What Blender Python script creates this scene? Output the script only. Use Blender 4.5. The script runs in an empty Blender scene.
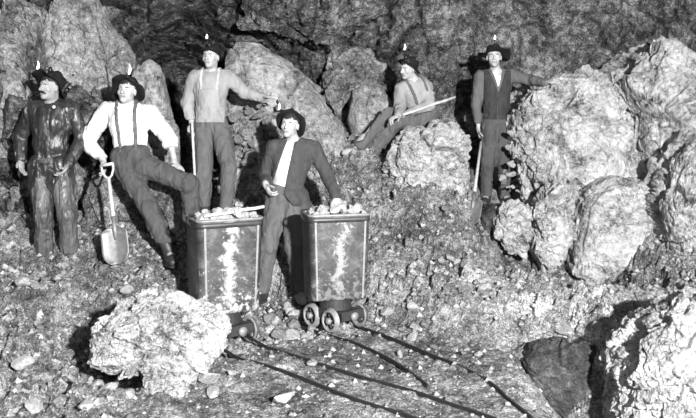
import bpy, math, random
import numpy as np
from mathutils import Vector, Matrix

random.seed(7); RNG = np.random.default_rng(11)
SC = bpy.context.scene
COL = SC.collection
F, CX, HOR, EYE = 760.0, 348.0, 120.0, 1.7      # lens of the plate camera, in pixels

def at(px, py, Y):
    return np.array([(px-CX)/F*Y, Y, EYE-(py-HOR)/F*Y])
def V3(*a): return np.array(a, float)
def unit(v): return np.asarray(v, float)/max(1e-9, np.linalg.norm(v))
def lerp(a, b, t): return a*(1-t)+b*t

# ------------------------------------------------------------------ noise
def _hash(i, j, k, s):
    h = (i.astype(np.int64)*374761393 + j.astype(np.int64)*668265263 + k.astype(np.int64)*2147483647 + s*1274126177) & 0xffffffff
    h = ((h ^ (h >> 13))*1274126177) & 0xffffffff
    h = ((h ^ (h >> 16))*2246822519) & 0xffffffff
    return ((h ^ (h >> 15)) & 0xffffff)/float(0xffffff)
def vnoise(P, s=0):
    Fl = np.floor(P); f = P-Fl; I = Fl.astype(np.int64)
    u = f*f*f*(f*(f*6-15)+10)
    r = 0
    for a in (0, 1):
        for b in (0, 1):
            for c in (0, 1):
                w = (u[..., 0] if a else 1-u[..., 0])*(u[..., 1] if b else 1-u[..., 1])*(u[..., 2] if c else 1-u[..., 2])
                r = r+w*_hash(I[..., 0]+a, I[..., 1]+b, I[..., 2]+c, s)
    return r*2-1
def fbm(P, o=4, s=0, g=.5):
    r = 0; a = 1.0
    for i in range(o):
        r = r+a*vnoise(P*(2.03**i)+i*17.3, s+i); a *= g
    return r
def ridged(P, o=3, s=0):
    r = 0; a = 1.0
    for i in range(o):
        r = r+a*(1-2*np.abs(vnoise(P*(2.1**i)+i*9.1, s+i))); a *= .5
    return r
def cell(P, s=0):
    """distance to nearest, second nearest feature and id of the nearest"""
    I = np.floor(P).astype(np.int64)
    f1 = np.full(P.shape[:-1], 9.0); f2 = f1.copy(); idn = f1*0
    for a in (-1, 0, 1):
        for b in (-1, 0, 1):
            for c in (-1, 0, 1):
                i, j, k = I[..., 0]+a, I[..., 1]+b, I[..., 2]+c
                d = np.sqrt((i+_hash(i, j, k, s)-P[..., 0])**2+(j+_hash(i, j, k, s+7)-P[..., 1])**2+(k+_hash(i, j, k, s+13)-P[..., 2])**2)
                hid = _hash(i, j, k, s+29)
                m = d < f1
                f2 = np.where(m, f1, np.minimum(f2, d)); idn = np.where(m, hid, idn); f1 = np.where(m, d, f1)
    return f1, f2, idn

def facet(P, s=0, jit=.0):
    """broken-rock relief: each cell is one tilted flat face; returns height, gap to the next face, id"""
    if jit: P = P+jit*np.stack([vnoise(P*1.7, s+51), vnoise(P*1.7, s+52), vnoise(P*1.7, s+53)], -1)
    I = np.floor(P).astype(np.int64); f1 = np.full(P.shape[:-1], 9.0); f2 = f1.copy(); idn = f1*0; V = np.zeros(P.shape)
    for a in (-1, 0, 1):
        for b in (-1, 0, 1):
            for c in (-1, 0, 1):
                i, j, k = I[..., 0]+a, I[..., 1]+b, I[..., 2]+c
                v = np.stack([P[..., 0]-i-_hash(i, j, k, s), P[..., 1]-j-_hash(i, j, k, s+7), P[..., 2]-k-_hash(i, j, k, s+13)], -1)
                d = np.sqrt((v**2).sum(-1)); hid = _hash(i, j, k, s+29); m = d < f1
                f2 = np.where(m, f1, np.minimum(f2, d)); idn = np.where(m, hid, idn); V = np.where(m[..., None], v, V); f1 = np.where(m, d, f1)
    n = np.stack([np.sin(idn*91.7), np.sin(idn*57.3+1), np.sin(idn*133.1+2)], -1)
    return (V*n).sum(-1)+(idn-.5)*.8, f2-f1, idn

# ------------------------------------------------------------------ mesh helpers
def make_mesh(name, verts, faces, mat=None, smooth=True, mats=None, midx=None):
    me = bpy.data.meshes.new(name)
    verts = np.asarray(verts, np.float32)
    if isinstance(faces, np.ndarray):
        n, k = faces.shape
        me.vertices.add(len(verts)); me.vertices.foreach_set('co', verts.ravel())
        me.loops.add(n*k); me.loops.foreach_set('vertex_index', faces.astype(np.int32).ravel())
        me.polygons.add(n); me.polygons.foreach_set('loop_start', np.arange(0, n*k, k, dtype=np.int32))
        me.polygons.foreach_set('loop_total', np.full(n, k, np.int32))
        me.update(calc_edges=True); me.validate()
    else:
        me.from_pydata([tuple(v) for v in verts.tolist()], [], faces)
    if mats:
        for m in mats: me.materials.append(m)
        if midx is not None: me.polygons.foreach_set('material_index', midx.astype(np.int32))
    elif mat: me.materials.append(mat)
    me.polygons.foreach_set('use_smooth', np.full(len(me.polygons), smooth))
    me.update()
    return me
def link(name, me, parent=None, loc=None, label=None):
    o = bpy.data.objects.new(name, me); COL.objects.link(o)
    if parent is not None: o.parent = parent
    if loc is not None: o.location = tuple(float(x) for x in loc)
    if label: o['label'] = label
    return o
def tag(o, label, cat, group=None):
    o['label'] = label; o['category'] = cat
    if group: o['group'] = group
    return o
def empty(name, loc, label, cat, rotz=0, group=None):
    o = bpy.data.objects.new(name, None); COL.objects.link(o)
    o.location = tuple(float(x) for x in loc); o.rotation_euler = (0, 0, rotz); o.empty_display_size = .1
    return tag(o, label, cat, group)

class MB:
    def __init__(s): s.v = []; s.f = []
    def add(s, vs, fs):
        b = len(s.v); s.v += [tuple(float(x) for x in v) for v in vs]; s.f += [tuple(b+i for i in f) for f in fs]
    def box(s, lo, hi, M=None):
        vs = [V3(x, y, z) for x in (lo[0], hi[0]) for y in (lo[1], hi[1]) for z in (lo[2], hi[2])]
        if M is not None: vs = [M(v) for v in vs]
        s.add(vs, [(0, 1, 3, 2), (4, 6, 7, 5), (0, 4, 5, 1), (2, 3, 7, 6), (0, 2, 6, 4), (1, 5, 7, 3)])
    def tube(s, pts, r, n=10, cap=True):
        pts = [np.asarray(p, float) for p in pts]; m = len(pts)
        rs = r if isinstance(r, (list, tuple)) else [r]*m
        T = [unit(pts[min(i+1, m-1)]-pts[max(i-1, 0)]) for i in range(m)]
        a = V3(0, 0, 1) if abs(T[0][2]) < .9 else V3(1, 0, 0)
        u = unit(np.cross(T[0], a)); vs = []
        for i in range(m):
            u = unit(u-T[i]*np.dot(u, T[i])); w = np.cross(T[i], u)
            for k in range(n):
                t = 2*math.pi*k/n; vs.append(pts[i]+rs[i]*(u*math.cos(t)+w*math.sin(t)))
        fs = [(i*n+k, i*n+(k+1) % n, (i+1)*n+(k+1) % n, (i+1)*n+k) for i in range(m-1) for k in range(n)]
        if cap: fs += [tuple(range(n-1, -1, -1)), tuple((m-1)*n+k for k in range(n))]
        s.add(vs, fs)
    def build(s, name, mat, parent=None, smooth=False, loc=None, bevel=0, label=None):
        me = make_mesh(name, s.v, s.f, mat, smooth)
        o = link(name, me, parent, loc, label)
        if bevel:
            b = o.modifiers.new('b', 'BEVEL'); b.width = bevel; b.segments = 2; b.limit_method = 'ANGLE'
        return o

# ------------------------------------------------------------------ materials
def nodes(name):
    m = bpy.data.materials.new(name); m.use_nodes = True
    nt = m.node_tree; b = nt.nodes['Principled BSDF']; return m, nt, b
def N(nt, t, **kw):
    n = nt.nodes.new(t)
    for k, v in kw.items():
        if k in n.inputs.keys() if isinstance(k, str) else False: n.inputs[k].default_value = v
        else: setattr(n, k, v)
    return n
def ramp(nt, src, stops):
    r = nt.nodes.new('ShaderNodeValToRGB'); e = r.color_ramp.elements
    while len(e) < len(stops): e.new(.5)
    for i, (p, c) in enumerate(stops):
        e[i].position = p; e[i].color = (c, c, c, 1)
    nt.links.new(src, r.inputs[0]); return r.outputs[0]
def noise(nt, co, scale, detail=6, rough=.6, dist=0.0):
    n = nt.nodes.new('ShaderNodeTexNoise'); n.inputs['Scale'].default_value = scale
    n.inputs['Detail'].default_value = detail; n.inputs['Roughness'].default_value = rough; n.inputs['Distortion'].default_value = dist
    nt.links.new(co, n.inputs['Vector']); return n.outputs['Fac']
def mathn(nt, op, a, b=None, clamp=False):
    n = nt.nodes.new('ShaderNodeMath'); n.operation = op; n.use_clamp = clamp
    for i, x in enumerate((a, b)):
        if x is None: continue
        if isinstance(x, (int, float)): n.inputs[i].default_value = x
        else: nt.links.new(x, n.inputs[i])
    return n.outputs[0]
def set_col(nt, b, val):
    c = nt.nodes.new('ShaderNodeCombineColor')
    for i in range(3): nt.links.new(val, c.inputs[i])
    nt.links.new(c.outputs[0], b.inputs['Base Color'])
def rock_mat(name, lo, mid, hi, scale=1.0, bump=1.0, rough=.9, vein=0.0, spec=.2, deposit=None, grain=1.0):
    m, nt, b = nodes(name)
    co = geo_co = nt.nodes.new('ShaderNodeTexCoord').outputs['Object']
    oi = nt.nodes.new('ShaderNodeObjectInfo').outputs['Random']
    off = nt.nodes.new('ShaderNodeVectorMath'); off.operation = 'ADD'; cc = nt.nodes.new('ShaderNodeCombineXYZ')
    o7 = mathn(nt, 'MULTIPLY', oi, 37.0)
    for i in range(3): nt.links.new(o7, cc.inputs[i])
    nt.links.new(co, off.inputs[0]); nt.links.new(cc.outputs[0], off.inputs[1]); co = off.outputs[0]
    big = noise(nt, co, 1.6*scale, 4, .6, .4)
    med = noise(nt, co, 9*scale, 6, .7, .3)
    fine = noise(nt, co, 42*scale, 4, .75)
    s = mathn(nt, 'ADD', mathn(nt, 'MULTIPLY', big, .32), mathn(nt, 'MULTIPLY', med, .38))
    s = mathn(nt, 'ADD', s, mathn(nt, 'MULTIPLY', fine, .30*grain))
    s = mathn(nt, 'SUBTRACT', s, .15*(grain-1))
    val = ramp(nt, s, [(.40, lo), (.5, mid), (.59, hi)])
    vo = nt.nodes.new('ShaderNodeTexVoronoi'); vo.feature = 'DISTANCE_TO_EDGE'; vo.inputs['Scale'].default_value = 5*scale
    dco = nt.nodes.new('ShaderNodeVectorMath'); dco.operation = 'ADD'
    nn = nt.nodes.new('ShaderNodeTexNoise'); nn.inputs['Scale'].default_value = 7*scale; nn.inputs['Detail'].default_value = 4
    nt.links.new(co, nn.inputs['Vector'])
    sc = nt.nodes.new('ShaderNodeVectorMath'); sc.operation = 'SCALE'; sc.inputs['Scale'].default_value = .35/scale
    nt.links.new(nn.outputs['Color'], sc.inputs[0]); nt.links.new(co, dco.inputs[0]); nt.links.new(sc.outputs[0], dco.inputs[1])
    nt.links.new(dco.outputs[0], vo.inputs['Vector'])
    crack = ramp(nt, vo.outputs['Distance'], [(0.0, 0), (.06, 1)])
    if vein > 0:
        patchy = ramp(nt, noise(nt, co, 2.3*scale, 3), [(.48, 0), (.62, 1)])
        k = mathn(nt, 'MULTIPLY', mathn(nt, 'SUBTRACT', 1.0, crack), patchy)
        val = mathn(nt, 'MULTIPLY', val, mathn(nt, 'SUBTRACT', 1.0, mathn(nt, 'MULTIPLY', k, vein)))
    if deposit is not None:                      # pale ore dust lying on part of the bank
        sb = nt.nodes.new('ShaderNodeVectorMath'); sb.operation = 'DISTANCE'; nt.links.new(geo_co, sb.inputs[0]); sb.inputs[1].default_value = deposit
        edge = mathn(nt, 'ADD', sb.outputs['Value'], mathn(nt, 'MULTIPLY', mathn(nt, 'SUBTRACT', med, .5), 1.2))
        k2 = ramp(nt, edge, [(.45, 1), (1.0, 0)])
        val = mathn(nt, 'MULTIPLY', val, mathn(nt, 'ADD', 1.0, mathn(nt, 'MULTIPLY', k2, .8)))
    set_col(nt, b, val)
    h = mathn(nt, 'ADD', mathn(nt, 'MULTIPLY', med, 1.0), mathn(nt, 'MULTIPLY', fine, .45))
    h = mathn(nt, 'ADD', h, mathn(nt, 'MULTIPLY', crack, .12))
    bp = nt.nodes.new('ShaderNodeBump'); bp.inputs['Strength'].default_value = min(1, bump); bp.inputs['Distance'].default_value = .09*max(bump, 1)/scale
    nt.links.new(h, bp.inputs['Height']); nt.links.new(bp.outputs[0], b.inputs['Normal'])
    b.inputs['Roughness'].default_value = rough; b.inputs['Specular IOR Level'].default_value = spec
    return m
def cloth_mat(name, v, var=.35, rough=.85, scale=14, bump=.35, spec=.2, stretch=(1, 1, .35), coat=0, dist=.02):
    m, nt, b = nodes(name)
    co = nt.nodes.new('ShaderNodeTexCoord').outputs['Object']
    mp = nt.nodes.new('ShaderNodeMapping'); mp.inputs['Scale'].default_value = stretch; nt.links.new(co, mp.inputs['Vector'])
    a = noise(nt, mp.outputs[0], scale, 5, .6, .6); c = noise(nt, co, 90, 3, .7)
    s = mathn(nt, 'ADD', mathn(nt, 'MULTIPLY', a, .7), mathn(nt, 'MULTIPLY', c, .3))
    set_col(nt, b, ramp(nt, s, [(.3, v*(1-var)), (.7, v*(1+var))]))
    bp = nt.nodes.new('ShaderNodeBump'); bp.inputs['Strength'].default_value = bump; bp.inputs['Distance'].default_value = dist
    nt.links.new(a, bp.inputs['Height']); nt.links.new(bp.outputs[0], b.inputs['Normal'])
    b.inputs['Roughness'].default_value = rough; b.inputs['Specular IOR Level'].default_value = spec
    if coat: b.inputs['Coat Weight'].default_value = coat; b.inputs['Coat Roughness'].default_value = .28
    return m
def plain(name, v, rough=.7, spec=.3, metal=0.0, emit=0.0):
    m, nt, b = nodes(name)
    co = nt.nodes.new('ShaderNodeTexCoord').outputs['Object']
    set_col(nt, b, ramp(nt, noise(nt, co, 22, 5, .65), [(.3, v*.7), (.7, min(1, v*1.3))]))
    b.inputs['Roughness'].default_value = rough; b.inputs['Specular IOR Level'].default_value = spec; b.inputs['Metallic'].default_value = metal
    if emit:
        b.inputs['Emission Color'].default_value = (1, 1, 1, 1); b.inputs['Emission Strength'].default_value = emit
    return m

M_FLOOR = rock_mat('crushed_rock_floor', .025, .155, .50, 1.9, 1.0, grain=1.6, deposit=(1.75, 6.2, .25))
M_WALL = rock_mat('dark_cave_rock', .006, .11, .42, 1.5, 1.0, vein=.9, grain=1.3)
M_SHELL = rock_mat('plain_cave_rock', .03, .12, .25, 1.0, 1.0)
M_PALE = rock_mat('pale_ore_rock', .06, .48, .74, 2.2, 1.0, vein=.8)
M_MID = rock_mat('grey_ore_rock', .03, .24, .55, 1.8, .9, vein=.5)
M_GREY = rock_mat('smooth_grey_rock', .04, .26, .50, 1.6, .7, vein=.3)
M_STONE = rock_mat('broken_stone', .04, .25, .55, 3.0, .8)
M_SHADE_STONE = rock_mat('pit_shade_and_dark_stone', .02, .07, .18, 1.8, .9)  # paints the pit's shade; also the flat stone's own dark colour
M_STONE2 = rock_mat('pale_broken_stone', .20, .45, .66, 3.0, .7)
M_ORE = rock_mat('white_ore', .25, .52, .75, 3.5, .7)
M_SKIN = plain('skin', .28, .6, .3)
M_SKIN_P = plain('pale_skin', .36, .6, .3)
M_LIP = plain('lip', .20, .5); M_EYE = plain('eye_white', .6, .3, .5); M_IRIS = plain('iris', .02, .3, .5)
M_HAIR = plain('dark_hair', .02, .6, .3); M_TACHE = plain('moustache_hair', .015, .7)
M_HAT = cloth_mat('black_felt', .010, .4, .9, 20)
M_LAMP = plain('lamp_tin', .03, .4, .5, .6)
M_FLAME = plain('flame', .9, .5, .2, 0, 3.0)
M_OIL = cloth_mat('black_oilskin', .028, .7, .36, 15, .9, .45, (1, 1, .22), .22, .03)
M_OILT = cloth_mat('worn_oilskin', .075, .85, .5, 13, 1.0, .45, (1.2, 1.2, .18), .15, .035)
M_WHITE = cloth_mat('white_cotton', .60, .06, .9, 10, .4)
M_LIGHT = cloth_mat('light_grey_cotton', .27, .3, .9, 12, .4)
M_MIDC = cloth_mat('mid_grey_denim', .10, .3, .9, 16, .4)
M_TROU = cloth_mat('dark_grey_trouser', .065, .4, .9, 18, .5)
M_COAT = cloth_mat('dark_wool_coat', .055, .35, .9, 24, .4)
M_DARK = cloth_mat('dark_shirt', .035, .5, .85, 20, .5)
M_BOOT = plain('boot_leather', .03, .5, .4); M_BOOTP = plain('dusty_boot', .32, .7)
M_BRACE = plain('brace_webbing', .10, .8); M_BRACEL = plain('light_brace_webbing', .42, .8)
M_GLOVE = plain('glove', .04, .8)
M_WOOD = plain('pale_wood_shaft', .45, .6); M_IRON = plain('shovel_iron', .2, .5, .5, .3)
M_RAIL = plain('rail_iron', .035, .5, .5, .5); M_TRUCK = plain('truck_iron', .04, .6, .4, .3)
M_WHEEL = plain('wheel_iron', .06, .45, .5, .4); M_RIM = plain('worn_rim_iron', .22, .5, .4, .2)

# ------------------------------------------------------------------ terrain
class TPS:
    def __init__(s, P, z, lam=1e-3):
        P = np.asarray(P, float); n = len(P); s.P = P
        d = np.linalg.norm(P[:, None]-P[None], axis=-1); K = s.k(d)+lam*np.eye(n)
        Q = np.c_[np.ones(n), P]; A = np.zeros((n+3, n+3)); A[:n, :n] = K; A[:n, n:] = Q; A[n:, :n] = Q.T
        s.w = np.linalg.solve(A, np.r_[z, 0, 0, 0])
    def k(s, d): return np.where(d > 1e-9, d*d*np.log(np.maximum(d, 1e-9)), 0)
    def __call__(s, X):
        X = np.asarray(X, float); sh = X.shape[:-1]; X = X.reshape(-1, 2); out = np.zeros(len(X))
        for i in range(0, len(X), 20000):
            x = X[i:i+20000]; d = np.linalg.norm(x[:, None]-s.P[None], axis=-1)
            out[i:i+20000] = s.k(d)@s.w[:-3]+s.w[-3]+x@s.w[-2:]
        return out.reshape(sh)
G = []          # (x, y, z)
for px, py, Y in [
    # left bank
    (20, 400, 4.4), (20, 345, 5.0), (60, 385, 4.6), (40, 330, 5.3), (72, 355, 5.6), (82, 328, 5.95), (20, 290, 6.0), (60, 290, 6.0), (58, 264, 6.62), (20, 262, 6.62), (90, 264, 6.5), (118, 264, 6.35),
    (125, 290, 5.95), (100, 300, 5.7), (118, 225, 6.9), (60, 225, 7.15), (10, 225, 7.1), (150, 270, 6.4), (175, 262, 6.8), (165, 300, 5.95), (105, 345, 5.75), (150, 240, 7.1),
    (110, 402, 4.85), (125, 384, 5.6), (150, 385, 4.75), (200, 370, 5.05),
    # behind the carts
    (205, 228, 7.45), (228, 222, 7.6), (245, 260, 7.0), (262, 300, 6.85), (300, 298, 6.85), (280, 312, 6.5), (240, 195, 8.0), (180, 230, 7.6),
    (330, 262, 7.0), (345, 210, 7.4), (335, 180, 7.8), (350, 156, 8.15), (365, 153, 8.2), (320, 160, 8.2), (375, 165, 8.05),
    # scree slope
    (400, 328, 6.15), (400, 280, 6.65), (400, 230, 7.2), (395, 195, 7.6), (430, 208, 7.35), (405, 200, 7.45), (462, 200, 7.45), (450, 300, 6.25), (450, 255, 6.85), (455, 222, 7.2), (480, 215, 8.0),
    (500, 203, 8.4), (488, 203, 8.4), (515, 200, 8.5), (420, 125, 8.75), (450, 140, 8.9), (475, 255, 7.2), (500, 266, 6.85), (540, 279, 6.72), (600, 288, 6.6), (500, 272, 7.35), (545, 290, 7.3), (600, 299, 7.2), (650, 296, 6.6),
    (500, 310, 6.1), (560, 312, 6.2), (600, 320, 5.95), (640, 330, 5.5), (500, 342, 5.8), (460, 345, 5.75),
    (690, 300, 6.0), (700, 350, 5.2),
    # pit at the right
    (540, 336, 5.7), (565, 334, 5.62), (600, 338, 5.5), (545, 372, 5.9), (575, 376, 5.85), (605, 385, 5.7), (560, 415, 5.55), (590, 440, 5.3), (600, 460, 5.0), (532, 380, 5.0), (548, 418, 4.55)]:
    p = at(px, py, Y); G.append((p[0], p[1], p[2]))
for px, py in [(226, 356), (257, 347), (303, 381), (407, 418), (487, 418), (371, 333), (340, 339), (448, 363), (490, 386), (531, 418), (428, 386), (355, 376), (250, 400), (330, 415), (230, 418), (515, 360), (300, 330), (345, 325), (245, 335), (215, 345)]:
    Y = EYE*F/(py-HOR); p = at(px, py, Y); G.append((p[0], p[1], 0.0))
for x in (-5, -3, -1.5, 0, 1.0, 3, 5):
    for y in (0.5, 2.0, 3.2):
        G.append((x, y, .02 if abs(x) < 2 else .25))
for x, y, z in [(-5, 6, .8), (-5, 9, 1.2), (5, 6, .9), (5, 9, 1.4), (0, 10, 1.6), (-2.5, 9.5, 1.3), (2.5, 9.8, 1.3), (3.2, 7.2, .9), (3.0, 4.5, .3), (-6, 3, .5), (6, 3, .5), (1.6, 9.2, .9), (-1.8, 8.6, .9)]:
    G.append((x, y, z))
G = np.array(G)
_T = TPS(G[:, :2], G[:, 2], .01)
def track_mask(x, y):
    """1 on the trodden floor by the tracks, 0 on the banks"""
    d = np.maximum(0, np.hypot((x-.2)/1.5, (y-4.7)/1.35)-.8)
    return np.exp(-(d*3.0)**2)
def H(x, y, fine=True):
    x = np.asarray(x, float); y = np.asarray(y, float)
    b = _T(np.stack([x, y], -1))
    tm = track_mask(x, y); a = 1-tm*.86
    P = np.stack([x, y, b*.8], -1)
    z = b+a*.05*fbm(P*2.2, 3, 3)
    if fine:
        h, gp, idn = facet(P*4.2, 5, .3)
        z = z+a*(.08*h-.03*np.exp(-(gp/.08)**2))
        h, gp, idn = facet(P*11, 8, .25)
        z = z+(.10+.9*a)*(.034*h-.016*np.exp(-(gp/.1)**2))
        z = z+(.25+a)*.010*fbm(P*24, 3, 4)
    return z
def Hs(x, y): return float(H(np.array([x]), np.array([y]))[0])
xs = np.concatenate([np.linspace(-7, -3.4, 30)[:-1], np.linspace(-3.4, 3.4, 430), np.linspace(3.4, 7, 30)[1:]])
ys = np.concatenate([np.linspace(-4.5, 3.2, 60)[:-1], np.linspace(3.2, 9.2, 400), np.linspace(9.2, 11.5, 16)[1:]])
X, Yg = np.meshgrid(xs, ys, indexing='xy')
def grid_faces(n, m):
    i = np.arange((n-1)*m).reshape(n-1, m)[:, :-1].ravel()
    return np.stack([i, i+1, i+m+1, i+m], 1)
Z = H(X, Yg)
fl = link('floor', make_mesh('floor', np.stack([X, Yg, Z], -1).reshape(-1, 3), grid_faces(len(ys), len(xs)), M_FLOOR, False)); fl['kind'] = 'structure'
def ground(px, py):
    Y = np.arange(3.0, 10.5, .02); P = (px-CX)/F*Y; zr = EYE-(py-HOR)/F*Y
    g = H(P, Y, False); k = np.argmax(g >= zr)
    if g[k] < zr[k]: return None
    return np.array([P[k], Y[k], Hs(P[k], Y[k])])

# cave wall: distance as a function of bearing and height, rough rock
W = []
for px, py, Y in [(-300, 0, 4.5), (-200, 100, 5.0), (-80, 0, 6.6), (-80, 200, 6.6), (10, 0, 7.6), (10, 100, 7.35), (10, 200, 7.25), (60, 60, 7.75), (60, 200, 7.5), (100, 180, 7.5), (140, 0, 8.6), (140, 120, 8.0), (140, 200, 7.7),
    (176, 60, 11.2), (178, 110, 11.2), (176, 160, 10.6), (180, 215, 8.8), (160, 20, 9.0), (220, 0, 9.0), (220, 30, 9.3), (300, 0, 8.9), (300, 60, 9.2), (240, 150, 8.3), (300, 150, 8.5), (360, 0, 9.0), (360, 50, 9.1), (360, 130, 9.1), (400, 20, 9.2), (400, 120, 9.4),
    (450, 0, 9.1), (450, 100, 9.35), (455, 180, 9.0), (520, 0, 9.2), (520, 100, 9.3), (600, 0, 9.0), (600, 100, 9.0), (690, 0, 8.4), (690, 100, 8.4), (780, 0, 7.2), (780, 150, 7.2), (950, 50, 5.5), (60, -80, 7.6), (250, -80, 8.6), (450, -80, 8.8), (690, -80, 8.0),
    (60, 330, 7.7), (300, 300, 9.0), (500, 300, 9.4), (700, 300, 8.0)]:
    W.append((px, py, Y))
W = np.array(W, float)
_W = TPS(W[:, :2]/200, W[:, 2], .01)
wz = np.linspace(-.6, 5.0, 290); wb = np.linspace(-1.25, 1.25, 620)      # height, tangent of bearing
Bg, Zg = np.meshgrid(wb*1.0, wz, indexing='xy')
py_ = HOR+(EYE-Zg)*F/8.7
Yw = np.clip(_W(np.stack([(CX+Bg*F), py_], -1)/200), 3.8, 11.3)
Pw = np.stack([Bg*Yw, Yw, Zg], -1)
h, gp, idn = facet(Pw*np.array([2.4, 2.4, 1.5]), 21, .35)
d = .20*fbm(Pw*1.2, 3, 31)+.17*h-.26*np.exp(-(gp/.10)**2)
h, gp, idn = facet(Pw*np.array([6.5, 6.5, 4.2]), 23, .3)
d += .06*h-.05*np.exp(-(gp/.09)**2)+.02*ridged(Pw*11, 3, 6)
smooth_r = np.clip((Pw[..., 0]-.3)/1.0, 0, 1)        # smoother face to the right
d *= 1-.75*smooth_r
Yw2 = Yw-d
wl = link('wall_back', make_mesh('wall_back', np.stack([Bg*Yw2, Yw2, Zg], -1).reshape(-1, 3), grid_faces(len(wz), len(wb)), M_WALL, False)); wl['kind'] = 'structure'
cx_, cy_ = np.meshgrid(np.linspace(-8, 8, 120), np.linspace(-4.5, 11.5, 110), indexing='xy')
Pc = np.stack([cx_, cy_, cx_*0], -1)
cz = 4.3-.045*cx_**2+.25*fbm(Pc*.9, 4, 77)+.12*cell(Pc*1.8, 3)[0]
ce = link('ceiling', make_mesh('ceiling', np.stack([cx_, cy_, cz], -1).reshape(-1, 3), grid_faces(110, 120)[:, ::-1], M_SHELL)); ce['kind'] = 'structure'

# ------------------------------------------------------------------ boulders
def ico(n):
    import bmesh
    bm = bmesh.new(); bmesh.ops.create_icosphere(bm, subdivisions=n, radius=1)
    v = np.array([x.co[:] for x in bm.verts]); f = np.array([[q.index for q in p.verts] for p in bm.faces]); bm.free()
    return v/np.linalg.norm(v, axis=1, keepdims=True), f
ICO = {k: ico(k) for k in (3, 4, 6, 7)}
def boulder(name, label, outline, Y, depth, mat, seed=0, sub=6, rough=.05, cells=3.0, p=.72, q=.6, bulge=0, sink=0, group=None, fine=1.0, tilt=0.0):
    O = np.array([at(a, b, Y) for a, b in outline]); c = O.mean(0)
    ang = np.arctan2(O[:, 2]-c[2], O[:, 0]-c[0]); r = np.hypot(O[:, 0]-c[0], O[:, 2]-c[2]); o = np.argsort(ang); ang, r = ang[o], r[o]
    aa = np.linspace(-math.pi, math.pi, 361); pl = [c[0]+0*aa, c[2]+0*aa]
    xs_, zs_ = O[:, 0][o]-c[0], O[:, 2][o]-c[2]
    R = np.zeros(361); n = len(xs_)
    for i in range(n):                       # ray/segment radii of the outline polygon
        x0, z0, x1, z1 = xs_[i], zs_[i], xs_[(i+1) % n], zs_[(i+1) % n]
        dx, dz = np.cos(aa), np.sin(aa); den = dx*(z1-z0)-dz*(x1-x0); den = np.where(np.abs(den) < 1e-9, 1e-9, den)
        t = (x0*(z1-z0)-z0*(x1-x0))/den; s = (x0*dz-z0*dx)/den
        R = np.where((t > 0) & (s >= -1e-6) & (s <= 1+1e-6), np.maximum(R, t), R)
    R = np.where(R <= 0, r.mean(), R); ker = np.ones(7)/7; R = np.convolve(np.r_[R[-4:-1], R, R[1:4]], ker, 'valid')
    v, f = ICO[sub]
    th = np.arctan2(v[:, 2], v[:, 0]); s = np.hypot(v[:, 0], v[:, 2]); Rt = np.interp(th, aa, R)
    sp = s**p
    P = np.stack([np.cos(th)*Rt*sp, np.sign(v[:, 1])*np.abs(v[:, 1])**q*depth, np.sin(th)*Rt*sp], 1)
    P[:, 1] += tilt*P[:, 2]
    nrm = P/np.array([r.mean(), depth, r.mean()])**2; nrm /= np.maximum(1e-6, np.linalg.norm(nrm, axis=1, keepdims=True))
    S = P+seed*13.7
    h1, gp, _i = facet(S*cells*.8, seed, .3)
    d = rough*(1.5*h1+.7*fbm(S*3.2, 3, seed+3)-.8*np.exp(-(gp/.05)**2))
    h1, gp, _i = facet(S*cells*2.2, seed+5, .3)
    d += fine*rough*(.62*h1-.35*np.exp(-(gp/.07)**2))
    h1, gp, _i = facet(S*cells*5.5, seed+9, .3)
    d += fine*rough*(.26*h1)+fine*rough*.10*ridged(S*22, 3, seed+2)
    P = P+nrm*(d-.7*rough)[:, None]
    o = link(name, make_mesh(name, P, f, mat, False), None, c+V3(0, depth*bulge, -sink))
    return tag(o, label, 'boulder' if name == 'boulder' else 'rock', group)

boulder('boulder', 'huge pale broken rock under the hand of the man in the broad hat', [(503, 132), (508, 104), (524, 84), (545, 76), (570, 73), (594, 73), (606, 96), (628, 120), (648, 165), (650, 240), (610, 290), (545, 268), (522, 228), (506, 180)], 8.45, .75, M_PALE, 3, 7, .06, 2.8, .42, .45, .1)
boulder('boulder', 'towering pale rock mass with the highest peak, right of the dark fissure', [(600, 84), (603, 70), (618, 64), (638, 47), (655, 40), (674, 50), (696, 70), (760, 88), (800, 200), (780, 330), (650, 320), (620, 250), (616, 180), (618, 116)], 8.5, .95, M_PALE, 4, 7, .06, 2.6, .42, .45, .1)
boulder('boulder', 'angular block wedged low under the huge rock mass, beside the shovel blade', [(490, 236), (492, 218), (503, 203), (520, 196), (532, 205), (534, 235), (525, 255), (505, 250)], 7.55, .22, M_PALE, 5, 6, 0.0375, 4, .5, .5)
boulder('boulder', 'upright pale block with dark cracks on both sides below the huge rock mass', [(526, 250), (530, 215), (542, 188), (560, 176), (576, 186), (572, 215), (560, 262), (545, 272)], 7.5, .28, M_PALE, 6, 6, 0.043750000000000004, 3.5, .5, .5)
boulder('boulder', 'broad smooth-faced block overhanging the slope at the foot of the huge rock', [(568, 272), (572, 240), (578, 198), (606, 178), (650, 180), (668, 220), (672, 265), (655, 284), (600, 286)], 7.55, .3, M_PALE, 8, 6, 0.0375, 2.2, .5, .5, fine=.7)
boulder('boulder', 'cracked pale mass rising at the right edge above the blocks', [(655, 250), (650, 200), (668, 150), (700, 120), (790, 130), (800, 290), (700, 318), (662, 300)], 7.2, .5, M_PALE, 9, 6, 0.0625, 3, .5, .5)
boulder('boulder', 'rough white rock filling the lower right corner beside the dark pit', [(606, 440), (609, 385), (616, 352), (634, 328), (655, 306), (684, 292), (730, 290), (790, 330), (800, 460), (700, 480)], 5.0, .45, M_PALE, 12, 7, .045, 4, .62)
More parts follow.
